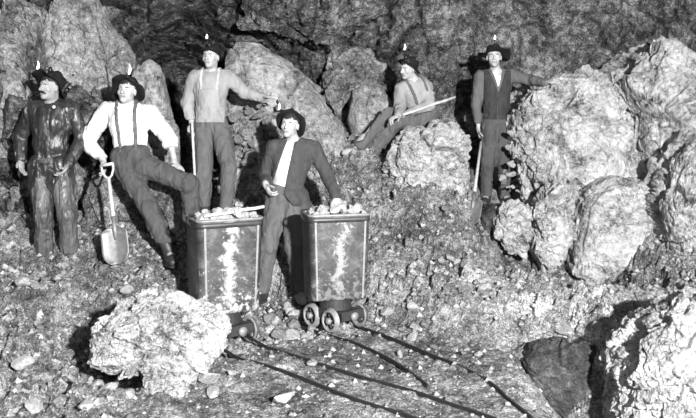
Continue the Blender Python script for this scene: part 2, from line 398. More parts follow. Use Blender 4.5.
boulder('boulder', 'big rough white boulder perched on smaller rock, in front of the left cart', [(92, 355), (95, 340), (108, 318), (122, 304), (150, 291), (176, 292), (205, 305), (226, 326), (229, 344), (215, 362), (190, 372), (150, 366), (118, 364)], 4.95, .36, M_PALE, 15, 7, .04, 4.2, .66)
boulder('boulder', 'low pale rock propping up the big white boulder', [(140, 398), (143, 372), (165, 362), (190, 370), (200, 392), (196, 405), (160, 412)], 4.72, .2, M_PALE, 17, 6, .025, 5, .7)
boulder('boulder', 'rounded pale boulder on the scree in front of the seated man', [(386, 160), (391, 142), (403, 129), (418, 126), (428, 130), (438, 120), (458, 121), (470, 136), (470, 168), (468, 200), (455, 220), (425, 222), (400, 210), (388, 185)], 7.9, .36, M_PALE, 19, 7, .045, 3.2, .6, fine=1)
boulder('boulder', 'added rock face coloured dark for the pit shade beside the lower right rock', [(524, 356), (536, 345), (560, 342), (585, 341), (612, 346), (625, 400), (610, 450), (575, 440), (550, 412), (532, 380)], 5.55, .14, M_SHADE_STONE, 44, 6, .03, 3, .6)  # added block; its dark colour paints the shade below the pit lip
boulder('boulder', 'long sloping boulder behind the man in the open coat, white at its upper end', [(214, 105), (220, 68), (236, 43), (262, 44), (290, 62), (318, 90), (344, 125), (356, 165), (330, 215), (290, 220), (240, 175)], 8.5, .42, M_GREY, 22, 7, .03, 2.0, .68, fine=.9)
boulder('boulder', 'smooth grey boulder behind the outstretched legs of the seated man', [(345, 120), (350, 88), (366, 78), (382, 84), (392, 105), (388, 130), (372, 140), (352, 142)], 8.75, .3, M_GREY, 25, 6, .02, 2.0, .7, fine=.7)
boulder('boulder', 'craggy light rock on the back wall above the smooth grey boulder', [(322, 88), (325, 60), (345, 45), (368, 48), (385, 66), (376, 84), (350, 100), (335, 120)], 8.95, .3, M_MID, 27, 6, .05, 3.5, .7)
boulder('boulder', 'tall grey boulder rising behind the man in the white shirt', [(48, 100), (46, 50), (55, 8), (70, -18), (94, -10), (106, 26), (128, 46), (134, 74), (124, 110), (100, 150), (62, 150)], 7.75, .4, M_GREY, 29, 7, .035, 2.2, .68, fine=1.2)
boulder('boulder', 'narrow leaning grey rock between the white-shirted man and the dark hollow', [(136, 70), (148, 54), (160, 62), (168, 90), (178, 130), (180, 190), (160, 215), (132, 200), (128, 120)], 7.55, .25, M_GREY, 31, 6, .03, 3, .7)
boulder('boulder', 'speckled rock face behind the man in shiny oilskins', [(-20, 130), (-10, 40), (20, -10), (50, 10), (62, 70), (88, 130), (96, 190), (90, 250), (40, 262), (-10, 250)], 7.75, .55, M_MID, 33, 7, .05, 4, .66, fine=1.3)
boulder('boulder', 'sloping rock seat the white-shirted man leans back on', [(86, 230), (92, 178), (110, 158), (150, 158), (180, 180), (192, 225), (180, 262), (130, 262), (95, 255)], 7.25, .32, M_FLOOR, 35, 6, .04, 4, .7)
boulder('boulder', 'dark jagged rock jutting down from the roof above the sloping boulder', [(238, 30), (240, -30), (300, -50), (375, -40), (380, 15), (350, 38), (300, 45), (262, 36)], 9.0, .35, M_WALL, 37, 6, .09, 3, .7)
boulder('boulder', 'dark flat stone at the feet of the man by the huge rock', [(480, 228), (478, 214), (490, 204), (512, 202), (512, 212), (500, 232), (488, 236)], 7.75, .2, M_SHADE_STONE, 39, 6, .012, 3, .7)

# ------------------------------------------------------------------ loose stones
def stone_mesh(seed, mat):
    v, f = ICO[3]; r = np.random.default_rng(seed)
    P = v.copy()
    for _ in range(9):                                   # cut flat faces
        n = unit(r.normal(size=3)); h = r.uniform(.45, .8); dd = P@n-h; P = np.where(dd[:, None] > 0, P-dd[:, None]*n, P)
    P = P*(1+.05*vnoise(v*4, seed))[:, None]*np.array([1, r.uniform(.7, 1), r.uniform(.55, .85)])
    return make_mesh('stone', P, f, mat, False)
S_MID = [stone_mesh(100+i, M_STONE) for i in range(8)]
S_PALE = [stone_mesh(200+i, M_STONE2) for i in range(6)]
S_ORE = [stone_mesh(300+i, M_ORE) for i in range(6)]
def stone(loc, size, label, group, pale=.3, name='stone', protos=None, cat='stone'):
    me = random.choice(protos or (S_PALE if random.random() < pale else S_MID))
    o = link(name, me, None, loc); o.scale = (size, size*random.uniform(.8, 1.1), size*random.uniform(.8, 1.1))
    o.rotation_euler = tuple(random.uniform(-.4, .4) for _ in range(2))+(random.uniform(0, 6.28),)
    return tag(o, label, cat, group)
def inside(poly, x, y):
    c = False; j = len(poly)-1
    for i in range(len(poly)):
        if (poly[i][1] > y) != (poly[j][1] > y) and x < (poly[j][0]-poly[i][0])*(y-poly[i][1])/(poly[j][1]-poly[i][1])+poly[i][0]: c = not c
        j = i
    return c
def scatter(poly, n, smin, smax, label, group, pale):
    xs = [p[0] for p in poly]; ys = [p[1] for p in poly]; k = 0; t = 0
    while k < n and t < n*30:
        t += 1; px, py = random.uniform(min(xs), max(xs)), random.uniform(min(ys), max(ys))
        if not inside(poly, px, py): continue
        g = ground(px, py)
        if g is None or g[1] > 9: continue
        s = smin+(smax*1.25-smin)*random.random()**1.8
        stone(g+V3(0, 0, s*.25), s, label, group, pale); k += 1
scatter([(8, 375), (60, 350), (92, 365), (140, 402), (200, 418), (8, 418)], 42, .022, .06, 'small broken stone strewn at the bottom left, below the white boulder', 'stones strewn below the white boulder', .35)
scatter([(8, 265), (90, 270), (130, 262), (150, 292), (100, 308), (8, 370)], 34, .018, .05, 'small stone on the left bank below the two leaning men', 'stones on the left bank', .25)
scatter([(385, 300), (395, 200), (470, 215), (560, 285), (500, 335), (450, 342), (385, 330)], 62, .018, .055, 'small stone on the scree slope between the right cart and the huge rock', 'stones on the scree slope', .35)
scatter([(310, 200), (330, 150), (385, 160), (395, 200), (385, 260), (378, 205)], 10, .018, .05, 'small stone on the upper slope behind the right cart', 'stones behind the right cart', .3)
scatter([(230, 350), (340, 345), (510, 400), (530, 418), (210, 418)], 14, .012, .026, 'small pebble on the trodden floor around the tracks', 'pebbles on the trodden floor', .4)
scatter([(380, 328), (500, 340), (520, 345), (520, 375), (440, 350), (385, 338)], 20, .015, .035, 'small stone at the foot of the scree, beyond the rails', 'stones at the foot of the scree', .4)
scatter([(515, 342), (540, 348), (560, 400), (560, 418), (535, 418)], 10, .015, .04, 'small stone on the edge of the dark pit', 'stones on the edge of the pit', .3)
scatter([(266, 315), (300, 305), (306, 334), (285, 340), (262, 334)], 20, .035, .075, 'pale broken stone heaped on the floor between the two carts', 'stones between the carts', .6)
ONE = [(413, 341, .055, 'flat pale stone lying between the rails of the right track'), (400, 357, .035, 'small white stone inside the right track below the flat pale stone'),
       (313, 367, .05, 'pale stone lying between the rails of the left track'), (283, 405, .085, 'knobbly pale stone lying at the bottom, left of the left track'),
       (566, 336, .085, 'bright white stone on the lip of the dark pit'), (597, 336, .055, 'small white stone at the right end of the pit lip'),
       (94, 388, .085, 'pale stone in front of the shadow under the white boulder'), (107, 394, .07, 'pale stone touching the low propping rock on its left'),
       (208, 383, .09, 'pale stone just right of the low propping rock'), (212, 398, .06, 'small pale stone below the stone right of the propping rock'),
       (23, 374, .07, 'light stone low at the left edge'), (232, 376, .04, 'small light stone beside the left-hand rail'),
       (544, 374, .05, 'round dusty stone inside the near edge of the pit'), (560, 403, .05, 'stone on the floor of the pit near its edge'),
       (299, 292, .05, None)]
for px, py, s, lab in ONE:
    if lab is None: continue
    g = ground(px, py)
    stone(g+V3(0, 0, s*.5), s, lab, None, 1.0)
# stones stacked beside the sloping boulder
for i in range(40):
    px = random.uniform(230, 290); py = random.uniform(98, 178)
    if py > 98+(290-px)*1.25+20 and px > 262: continue
    Y = 7.95+(118-py)*.002+random.uniform(-.03, .03)
    stone(at(px, py, Y), random.uniform(.04, .085), 'pale lump in the stack of broken stone beside the sloping boulder', 'broken stones stacked beside the sloping boulder', .35)
boulder('boulder', 'dark rock core behind the stacked stones, beside the man with the staff', [(226, 180), (228, 110), (250, 98), (285, 108), (300, 150), (296, 220), (250, 225)], 8.2, .22, M_STONE, 41, 6, .05, 5, .7)
for i in range(38):
    t = random.random(); py = 98+t*95; px = 508+6*math.sin(t*5)+random.uniform(-3, 24)*(1-.3*t)
    stone(at(px, py, 7.95+random.uniform(-.03, .12)+abs(t-.5)*.1), random.uniform(.03, .07), 'rounded pale chunk clinging to the left edge of the huge rock', 'rounded chunks on the edge of the huge rock', .7)

# uncounted grit over the banks: one object
def grit():
    V, Fc = [], []; v, f = np.array([[1, 0, 0], [-1, 0, 0], [0, 1, 0], [0, -1, 0], [0, 0, 1], [0, 0, -1]], float), np.array([[0, 2, 4], [2, 1, 4], [1, 3, 4], [3, 0, 4], [2, 0, 5], [1, 2, 5], [3, 1, 5], [0, 3, 5]])
    n = 15000
    x = RNG.uniform(-3.2, 3.2, n); y = RNG.uniform(3.6, 8.3, n); keep = RNG.uniform(size=n) > .75*track_mask(x, y)
    x, y = x[keep], y[keep]; z = H(x, y); n = len(x)
    s = .006+.034*RNG.uniform(size=n)**3.2; s = np.where(track_mask(x, y) > .5, s*.7, s)
    a = v[None]*s[:, None, None]*RNG.uniform(.6, 1.3, (n, 6, 1))
    c, sn = np.cos(x*91), np.sin(x*91); a = np.stack([a[..., 0]*c[:, None]-a[..., 1]*sn[:, None], a[..., 0]*sn[:, None]+a[..., 1]*c[:, None], a[..., 2]*.8], -1)
    a += np.stack([x, y, z+s*.3], -1)[:, None]
    fc = (f[None]+(np.arange(n)*6)[:, None, None]).reshape(-1, 3)
    o = link('gravel', make_mesh('gravel', a.reshape(-1, 3), fc, None, False, [M_STONE, M_STONE2], np.repeat((RNG.uniform(size=n) < .3).astype(int), 8))); o['kind'] = 'stuff'
    tag(o, 'loose grit and small gravel covering the banks and the mine floor', 'gravel')
grit()

# ------------------------------------------------------------------ signed distance modelling
class SDF:
    def __init__(s, lo, hi, h):
        s.lo = np.asarray(lo, float); s.h = h; n = np.ceil((np.asarray(hi)-s.lo)/h).astype(int)+1; s.n = n
        s.F = np.full(n, .12, np.float32)
        s.ax = [(s.lo[i]+h*np.arange(n[i])).astype(np.float32) for i in range(3)]
    def blk(s, lo, hi):
        a = np.clip(np.floor((lo-s.lo)/s.h).astype(int), 0, s.n); b = np.clip(np.ceil((hi-s.lo)/s.h).astype(int)+1, 0, s.n)
        sl = tuple(slice(a[i], b[i]) for i in range(3))
        x = s.ax[0][sl[0]][:, None, None]; y = s.ax[1][sl[1]][None, :, None]; z = s.ax[2][sl[2]][None, None, :]
        return sl, x, y, z
    def put(s, sl, d, k, op='u'):
        A = s.F[sl]
        if A.size == 0: return
        if op == 'u':
            h = np.clip(k-np.abs(A-d), 0, None)/k; s.F[sl] = np.minimum(A, d)-h*h*k*.25
        else:
            d = -d; h = np.clip(k-np.abs(A-d), 0, None)/k; s.F[sl] = np.maximum(A, d)+h*h*k*.25
    def cap(s, a, b, ra, rb=None, k=.02, op='u'):
        a, b = np.asarray(a, float), np.asarray(b, float); rb = ra if rb is None else rb; m = max(ra, rb)+.06
        sl, x, y, z = s.blk(np.minimum(a, b)-m, np.maximum(a, b)+m); ab = b-a; L = max(1e-9, ab@ab)
        t = np.clip(((x-a[0])*ab[0]+(y-a[1])*ab[1]+(z-a[2])*ab[2])/L, 0, 1)
        d = np.sqrt((x-a[0]-t*ab[0])**2+(y-a[1]-t*ab[1])**2+(z-a[2]-t*ab[2])**2)-(ra+(rb-ra)*t)
        s.put(sl, d, k, op)
    def ell(s, c, r, R=None, k=.02, op='u'):
        c = np.asarray(c, float); r = np.asarray(r, float); m = r.max()+.06
        R = np.eye(3) if R is None else R                    # rows: local axes
        sl, x, y, z = s.blk(c-m, c+m); X = [x-c[0], y-c[1], z-c[2]]
        q = [(X[0]*R[i][0]+X[1]*R[i][1]+X[2]*R[i][2]) for i in range(3)]
        k0 = np.sqrt(sum((q[i]/r[i])**2 for i in range(3)))+1e-6; k1 = np.sqrt(sum((q[i]/r[i]**2)**2 for i in range(3)))+1e-6
        s.put(sl, k0*(k0-1)/k1, k, op)
    def pts(s):
        return np.stack(np.meshgrid(*s.ax, indexing='ij'), -1)
    def mesh(s, Fd=None):
        Fd = s.F if Fd is None else Fd
        Fd = Fd.copy()
        for ax in range(3):
            for e in (0, -1):
                i = [slice(None)]*3; i[ax] = e; Fd[tuple(i)] = np.maximum(Fd[tuple(i)], .01)
        S = Fd < 0
        c = np.zeros(np.array(S.shape)-1, np.int8)
        for i in (0, 1):
            for j in (0, 1):
                for k in (0, 1): c += S[i:S.shape[0]-1+i, j:S.shape[1]-1+j, k:S.shape[2]-1+k]
        act = (c > 0) & (c < 8); I = np.argwhere(act); idx = np.full(act.shape, -1, np.int64); idx[act] = np.arange(len(I))
        acc = np.zeros((len(I), 3)); cnt = np.zeros(len(I))
        def val(o): return Fd[I[:, 0]+o[0], I[:, 1]+o[1], I[:, 2]+o[2]].astype(float)
        for ax in range(3):
            for u in (0, 1):
                for w in (0, 1):
                    o = [0, 0, 0]; o[(ax+1) % 3] = u; o[(ax+2) % 3] = w; o2 = list(o); o2[ax] = 1
                    a, b = val(o), val(o2); m = (a < 0) != (b < 0); t = np.where(m, a/np.where(m, a-b, 1), 0)
                    p = np.tile(np.array(o, float), (len(I), 1)); p[:, ax] = t
                    acc += p*m[:, None]; cnt += m
        V = (I+acc/np.maximum(1, cnt)[:, None])*s.h+s.lo
        faces = []
        for ax in range(3):
            a1, a2 = (ax+1) % 3, (ax+2) % 3
            lo = [slice(None)]*3; hi = [slice(None)]*3; lo[ax] = slice(0, -1); hi[ax] = slice(1, None)
            A, B = S[tuple(lo)], S[tuple(hi)]; E = np.argwhere(A != B)
            ok = (E[:, a1] > 0) & (E[:, a2] > 0) & (E[:, a1] < act.shape[a1]) & (E[:, a2] < act.shape[a2]); E = E[ok]
            ins = A[E[:, 0], E[:, 1], E[:, 2]]
            q = []
            for du, dv in ((-1, -1), (0, -1), (0, 0), (-1, 0)):
                C = E.copy(); C[:, a1] += du; C[:, a2] += dv; q.append(idx[C[:, 0], C[:, 1], C[:, 2]])
            q = np.stack(q, 1); q = np.where(ins[:, None], q, q[:, ::-1]); faces.append(q)
        return V, np.concatenate(faces)

def rot(axis, ang):
    return np.array(Matrix.Rotation(ang, 3, Vector(axis)))

def hand(s, w, d, n, side, curl, r=.0085, spread=.0, scale=1.0):
    """palm and five fingers; d along the forearm, n the palm's normal, side points to the thumb"""
    d, n = unit(d), unit(n); n = unit(n-d*(n@d)); t = np.cross(d, n); t = t if t@side > 0 else -t
    R = np.array([t, n, d]); c = w+d*.05*scale
    s.cap(w-d*.02, w+d*.02, .026, .026, .02)
    s.ell(c, (.043*scale, .019*scale, .053*scale), R, .012)
    for i, (o, L) in enumerate(((.031, .074), (.0105, .083), (-.0105, .077), (-.031, .060))):
        p = w+d*(.088-.006*abs(i-1))*scale+t*o*scale; dd = unit(d+t*(o*spread*8)); a = 0
        for fr, cc in ((.45, curl*.8), (.32, curl*1.1), (.26, curl*.8)):
            a = cc; dd = unit(dd*math.cos(a)+n*math.sin(a)) if False else dd
            ax = np.cross(dd, n); ax = unit(np.cross(d, n))
            dd = unit(rot(ax, a)@dd); q = p+dd*L*fr*scale
            s.cap(p, q, r*scale, r*.93*scale, .004); p = q
    p = w+d*.022*scale+t*.032*scale
    for L, m in ((.042, .25), (.034, .5), (.028, .7)):
        dd = unit(t*(.9-m*.7)+d*(.6+m*.3)+n*curl*m); q = p+dd*L*scale; s.cap(p, q, r*1.2*scale, r*1.05*scale, .006); p = q
    return c

def person(name, label, Y0, J, head, cloth, hat, hands, look=(0, 0, 0), stoop=0):
    """J: joints as pixel pairs with depth offsets or bend signs; everything is built in metres about a base at the feet"""
    def P(k, dy=None):
        j = J[k]; return at(j[0], j[1], Y0+(j[2] if dy is None else dy))
    def chain(a, k, L):
        j = J[k]; y = a[1]
        if len(j) > 3: return at(j[0], j[1], y+j[3])
        for _ in range(4):
            p = at(j[0], j[1], y); dd = np.hypot(p[0]-a[0], p[2]-a[2]); y = a[1]+j[2]*math.sqrt(max(0, L*L-dd*dd))
        return at(j[0], j[1], y)
    Nk, Pv = P('neck'), P('pelvis')
    Sh = {k: P('sh_'+k) for k in 'ab'}; Hp = {k: P('hip_'+k) for k in 'ab'}
    El = {k: chain(Sh[k], 'el_'+k, .30) for k in 'ab'}; Wr = {k: chain(El[k], 'wr_'+k, .255) for k in 'ab'}
    Kn = {k: chain(Hp[k], 'kn_'+k, .45) for k in 'ab'}; An = {k: chain(Kn[k], 'an_'+k, .44) for k in 'ab'}
    Hc = P('head')
    base = (An['a']+An['b'])/2-V3(0, 0, .08)
    for D in (Sh, Hp, El, Wr, Kn, An):
        for k in D: D[k] = D[k]-base
    Nk, Pv, Hc = Nk-base, Pv-base, Hc-base
    u = unit(Nk-Pv); sv = unit(Sh['b']-Sh['a']); f = unit(np.cross(sv, u)); sv = np.cross(u, f); R = np.array([sv, f, u])
    root = empty(name, base, label, 'person')
    allp = np.array([Nk, Pv, Hc]+[D[k] for D in (Sh, Hp, El, Wr, Kn, An) for k in 'ab'])
    lo, hi = allp.min(0)-.24, allp.max(0)+.24
    # head frame
    yaw, pitch, roll = [math.radians(a) for a in look]
    hr = rot((0, 0, 1), yaw)@rot((1, 0, 0), pitch)@rot((0, 1, 0), roll)
    hx, hf, hu = hr@V3(1, 0, 0), hr@V3(0, -1, 0), hr@V3(0, 0, 1); HR = np.array([hx, hf, hu])
    hp = lambda x, y, z: Hc+hx*x+hf*y+hu*z
    def torso(s, g, gp=None):
        gp = g if gp is None else gp
        s.ell(Pv, (.155+gp, .105+gp, .12), R, .03)
        s.ell(lerp(Pv, Nk, .36), (.132+g, .095+g, .17), R, .05)
        s.ell(lerp(Pv, Nk, .68)+f*.005, (.158+g, .11+g, .18), R, .05)
        s.cap(lerp(Sh['a'], Nk, .12)-u*.012, lerp(Sh['b'], Nk, .12)-u*.012, .052+g*.8, None, .05)
        for k in 'ab': s.cap(Sh[k], Nk, .045+g*.7, .042+g*.5, .04)
    def arm(s, k, g, full=True, cuff=1.0):
        s.cap(Sh[k], El[k], .052+g, .040+g, .03); s.cap(El[k], lerp(El[k], Wr[k], cuff), .041+g, .028+g*.9, .02)
    def leg(s, k, g, cuff=None, ga=None):
        s.cap(Hp[k], Kn[k], .088+g, .058+g, .03); s.cap(Kn[k], An[k], .056+g, (.04+g) if ga is None else ga, .03)
    # body ------------------------------------------------------------
    h = .0065
    s = SDF(lo, hi, h)
    torso(s, -.012)
    for k in 'ab': arm(s, k, -.006); leg(s, k, -.012)
    s.cap(Nk-u*.03, hp(0, -.03, -.05), .054, .052, .03)
    s.ell(hp(0, -.008, .028), (.074, .094, .088), HR, .02)
    s.ell(hp(0, .022, -.045), (.055, .062, .068), HR, .035)
    s.ell(hp(0, .062, -.094), (.024, .022, .020), HR, .02)            # chin
    for q in (-1, 1):
        s.cap(hp(q*.012, .083, .018), hp(q*.045, .068, .020), .009, .008, .012)   # brow
        s.ell(hp(q*.031, .090, .001), (.015, .014, .011), HR, .012, 's')           # socket
        s.ell(hp(q*.030, .069, .000), (.0125, .012, .0105), HR, .003)              # eye
        s.ell(hp(q*.043, .055, -.025), (.018, .018, .018), HR, .02)                # cheekbone
        s.ell(hp(q*.076, -.005, -.010), (.009, .019, .031), HR, .006)              # ear
        s.ell(hp(q*.012, .092, -.034), (.009, .010, .007), HR, .008)
    s.cap(hp(0, .085, .008), hp(0, .108, -.030), .008, .0115, .012)               # nose
    s.cap(hp(-.020, .082, -.058), hp(.020, .082, -.058), .0065, None, .005)         # lips
    s.cap(hp(-.017, .081, -.068), hp(.017, .081, -.068), .0065, None, .005)
    for k in 'ab':
        n_, curl, sc = hands[k][:3]
        d_ = np.asarray(hands[k][3], float) if len(hands[k]) > 3 else Wr[k]-El[k]
        side = np.asarray(hands[k][4], float) if len(hands[k]) > 4 else V3(-1 if k == 'b' else 1, -1, 0)
        hand(s, Wr[k], d_, np.asarray(n_, float), side, curl, scale=sc)
        ft = J.get('toe_'+k, (0, -1)); td = unit(V3(ft[0], ft[1], -.15))
        s.cap(An[k], An[k]+td*.14-V3(0, 0, .05), .036, .03, .02)
    V, Fq = s.mesh()
    C = V[Fq].mean(1)-Hc; q = C@HR.T
    mi = np.zeros(len(Fq), int)
    for sg in (-1, 1):
        e = np.hypot(np.hypot((q[:, 0]-sg*.030)/.0145, (q[:, 1]-.074)/.012), q[:, 2]/.0095) < 1; mi[e] = 2
        mi[(np.hypot(q[:, 0]-sg*.030, q[:, 2]) < .0065) & (q[:, 1] > .068)] = 3
    mi[(np.abs(q[:, 0]) < .024) & (np.abs(q[:, 2]+.063) < .009) & (q[:, 1] > .07)] = 1
    skin = M_SKIN_P if head.get('pale') else M_SKIN
    link('body', make_mesh('body', V, Fq, mats=[skin, M_LIP, M_EYE, M_IRIS], midx=mi), root)
    # hair ------------------------------------------------------------
    def local(h_, m=.17): return SDF(Hc-m, Hc+m, h_)
    s = local(.006); s.ell(hp(0, -.014, .036), (.082, .098, .092), HR, .01)
    Pg = s.pts()-Hc; qy = Pg@hf; qz = Pg@hu; qx = Pg@hx
    s.F += .004*fbm(np.stack([qx*60, qy*60, qz*20], -1), 2, 5).astype(np.float32)
    cut = np.maximum(.050-qz-np.clip(-qy-.01, 0, 1)*2.2, -(s.F*0+1)); s.F = np.maximum(s.F, (.045-qz-np.clip(.02-qy, 0, .2)*1.6).astype(np.float32))
    V, Fq = s.mesh(); link('hair', make_mesh('hair', V, Fq, M_HAIR), root)
    for q_ in (-1, 1):
        pass
    b = MB()
    for q_ in (-1, 1): b.tube([hp(q_*.016, .090, .016), hp(q_*.03, .087, .021), hp(q_*.047, .074, .016)], [.003, .004, .002], 6)
    b.build('eyebrows', M_HAIR, root, True)
    if head.get('tache'):
        s = SDF(Hc-.14, Hc+.14, .004)
        for q_ in (-1, 1):
            s.cap(hp(0, .092, -.048), hp(q_*.024, .088, -.053), .009, .009, .006); s.cap(hp(q_*.024, .088, -.053), hp(q_*.042, .074, -.066), .009, .004, .006)
        s.F += .0015*vnoise(s.pts()*180, 4).astype(np.float32)
        V, Fq = s.mesh(); link('moustache', make_mesh('moustache', V, Fq, M_TACHE), root)
    # upper clothing ----------------------------------------------------
    c = cloth; hs = .010
    s = SDF(lo, hi, hs); torso(s, c.get('g', .012), c.get('g', .012)+(.035 if c.get('under') else 0))
    T = s.F.copy()
    for k in 'ab': arm(s, k, c.get('ga', .014), cuff=c.get('cuff_'+k, .96))
    Pg = s.pts(); fold = fbm(Pg*np.array([9, 9, 5.]), 3, 41); fold2 = ridged(Pg*np.array(c.get('fsc', (17, 17, 7.)))+fold[..., None]*.8, 2, 43)
    fo = c.get('fold', .006); dsp = (fo*(.6*fold+.9*fold2)).astype(np.float32)
    up = s.F+dsp; T = T+dsp
    L = Pg-Pv; X_, Yf, Zu = L@sv, L@f, L@u; Hn = float((Nk-Pv)@u)
    coll = np.sqrt((X_/.062)**2+(Yf/.072)**2) - 1
    up = np.maximum(up, -(np.maximum(coll*.06, (Hn-.005)-Zu)))                        # neckline
    if c.get('under'):                                                                # an open coat over a shirt
        V, Fq = s.mesh(np.maximum(np.maximum(up+.012, .07-Zu), np.abs(X_)-.15)); link('shirt', make_mesh('shirt', V, Fq, c['under']), root)
        sk = SDF(lo, hi, hs)
        sk.cap(Hp['b']+u*.05+sv*.03, Hp['b']-V3(0, 0, c.get('skirt', .12))+sv*.07, .10, .105, .05)
        up2 = np.minimum(up, sk.F+dsp)
        zz = Zu/Hn
        le = -.055-.10*np.clip(1-zz, 0, 1)-.10*np.clip(-zz, 0, 1); ri = -.015+.035*np.clip(zz-.3, 0, 1)+.50*np.clip(.05-zz, 0, 1)
        wedge = np.maximum(np.maximum(X_-ri, le-X_), -Yf)
        up2 = np.maximum(up2, -wedge)
        V, Fq = s.mesh(up2); link('coat', make_mesh('coat', V, Fq, c['upper']), root)
    else:
        lower = c.get('hem', -.02)
        up2 = np.maximum(up, (lower-Zu)) if not c.get('skirted') else up
        if c.get('skirted'):
            sk = SDF(lo, hi, hs)
            for k in 'ab': sk.cap(Hp[k]+u*.06, Hp[k]-V3(0, 0, c['skirted']), .115, .125, .05)
            up2 = np.minimum(up2, sk.F+dsp)
        if c.get('vee'):
            vw = np.maximum(np.abs(X_-.0)-np.clip((Zu-(Hn-.20))*.28, 0, .06), -Yf); vw = np.maximum(vw, (Hn-.20)-Zu)
            V, Fq = s.mesh(np.maximum(np.maximum(up+.010, np.abs(X_)-.09), Hn*.4-Zu)); link('undershirt', make_mesh('undershirt', V, Fq, c['vee']), root)
            up2 = np.maximum(up2, -vw)
        V, Fq = s.mesh(up2); link(c.get('uname', 'shirt'), make_mesh('shirt', V, Fq, c['upper']), root)
    if c.get('vest'):
        arms_out = np.abs(X_)-.150
        vv = np.maximum(np.maximum(T-.012, -(T+.02)), arms_out); vv = np.maximum(vv, .02-Zu)
        vw = np.maximum(np.maximum(np.abs(X_)-np.clip((Zu-(Hn-.26))*.35, .004, .1), -Yf), -1+0*Zu); vv = np.maximum(vv, -vw); vv = np.maximum(vv, Zu-Hn+.0)
        V, Fq = s.mesh(vv); link('waistcoat', make_mesh('waistcoat', V, Fq, c['vest']), root)
    if c.get('braces'):
        for sg, (xt, xb) in zip((-1, 1), c.get('bx', ((.085, .065), (.085, .065)))):
            tt = np.clip(Zu/Hn, 0, 1.1); xc = sg*(xb+(xt-xb)*tt)
            if c.get('onlyfront'): pass
            band = np.maximum(np.abs(X_-xc)-.015, T-.011); band = np.maximum(band, -(T+.01)); band = np.maximum(band, .03-Zu)
            V, Fq = s.mesh(band); link('brace', make_mesh('brace', V, Fq, c['braces']), root)
    if c.get('bib'):
        bb = np.maximum(np.maximum(T-.014, -(T+.02)), np.abs(X_)-.105-.04*(Zu < .18)); bb = np.maximum(bb, np.maximum(Zu-Hn*.66, .02-Zu)); bb = np.maximum(bb, -Yf)
        V, Fq = s.mesh(bb); link('bib', make_mesh('bib', V, Fq, c['bib']), root)
    # trousers ------------------------------------------------------------
    s = SDF(lo, hi, hs); gt = c.get('gt', .016)
    s.ell(Pv+u*.02, (.155+gt, .105+gt, .13), R, .03)
    for k in 'ab': leg(s, k, gt, ga=c.get('hem_r', .066))
    fo = c.get('tfold', .009); up = s.F+(fo*(.5*fold+.9*fold2)).astype(np.float32)
    up = np.maximum(up, np.where(Yf > .16, -1, Zu-c.get('waist', .10)))
    for k in 'ab':
        dA = unit(An[k]-Kn[k]); up = np.maximum(up, ((Pg-An[k])@dA)-c.get('tl', .015)+.01*vnoise(Pg*40, 3)) if True else up
    V, Fq = s.mesh(up); link('trousers', make_mesh('trousers', V, Fq, c['trousers']), root)
    # boots ------------------------------------------------------------
    for k in 'ab':
        ft = J.get('toe_'+k, (0, -1)); td = unit(V3(ft[0], ft[1], ft[2] if len(ft) > 2 else 0)); A = An[k]; heel = A-V3(0, 0, .055)
        lg = unit(Kn[k]-A); s = SDF(np.minimum(A, A+td*.2)-.17, np.maximum(A, A+td*.2)+.2, .008)
        s.cap(A+lg*.12, A, .056, .052, .02); s.cap(A, heel-td*.03, .05, .043, .02); s.cap(heel, heel+td*.10+V3(0, 0, -.002), .045, .046, .03); s.cap(heel+td*.10, heel+td*.155-V3(0, 0, .006), .046, .036, .02)
        Pb = s.pts(); sole = heel[2]-.035
        if len(ft) <= 2: s.F = np.maximum(s.F, (sole-Pb[..., 2]).astype(np.float32))
        s.F += .0025*vnoise(Pb*45, 6).astype(np.float32)
        V, Fq = s.mesh(); bo = link('boot', make_mesh('boot', V, Fq, J.get('bootmat', {}).get(k, M_BOOT)), root)
        if len(ft) <= 2:
            b = MB(); nn_ = unit(np.cross(td, V3(0, 0, 1))); ring = []
            for t_ in np.linspace(0, 2*math.pi, 20, endpoint=False):
                a_ = math.cos(t_); ring.append(heel+td*(.05+.125*a_)+nn_*.045*math.sin(t_)*(1-.12*a_))
            n_ = 20; b.add([V3(p[0], p[1], sole-.018) for p in ring]+[V3(p[0], p[1], sole+.006) for p in ring], [tuple(range(n_-1, -1, -1)), tuple(range(n_, 2*n_))]+[(i, (i+1) % n_, n_+(i+1) % n_, n_+i) for i in range(n_)])
            b.build('sole', M_BOOT, bo)
    # hat, lamp and flame -----------------------------------------------------
    tb, tr, brim, droop = hat['tilt'], hat.get('roll', 0), hat.get('brim', .155), hat.get('droop', .25)
    Rh = hr@rot((1, 0, 0), math.radians(tb))@rot((0, 1, 0), math.radians(tr)); Rh = rot((0, 0, 1), math.radians(hat.get('yaw', 0)))@Rh
    ho = Hc+hu*hat.get('up', .055)-hf*hat.get('back', .015); n_ = 48; rings = []
    hx2, hy2, hz2 = Rh@V3(1, 0, 0), Rh@V3(0, -1, 0), Rh@V3(0, 0, 1)
    prof = [(.070, -.004), (.092, -.006), (.120, -.008), (brim, -.006), (brim+.004, .000), (brim, .005), (.125, .004), (.100, .006), (.094, .018), (.092, .045), (.086, .075), (.074, .094), (.05, .099), (.02, .088)]
    vs = []
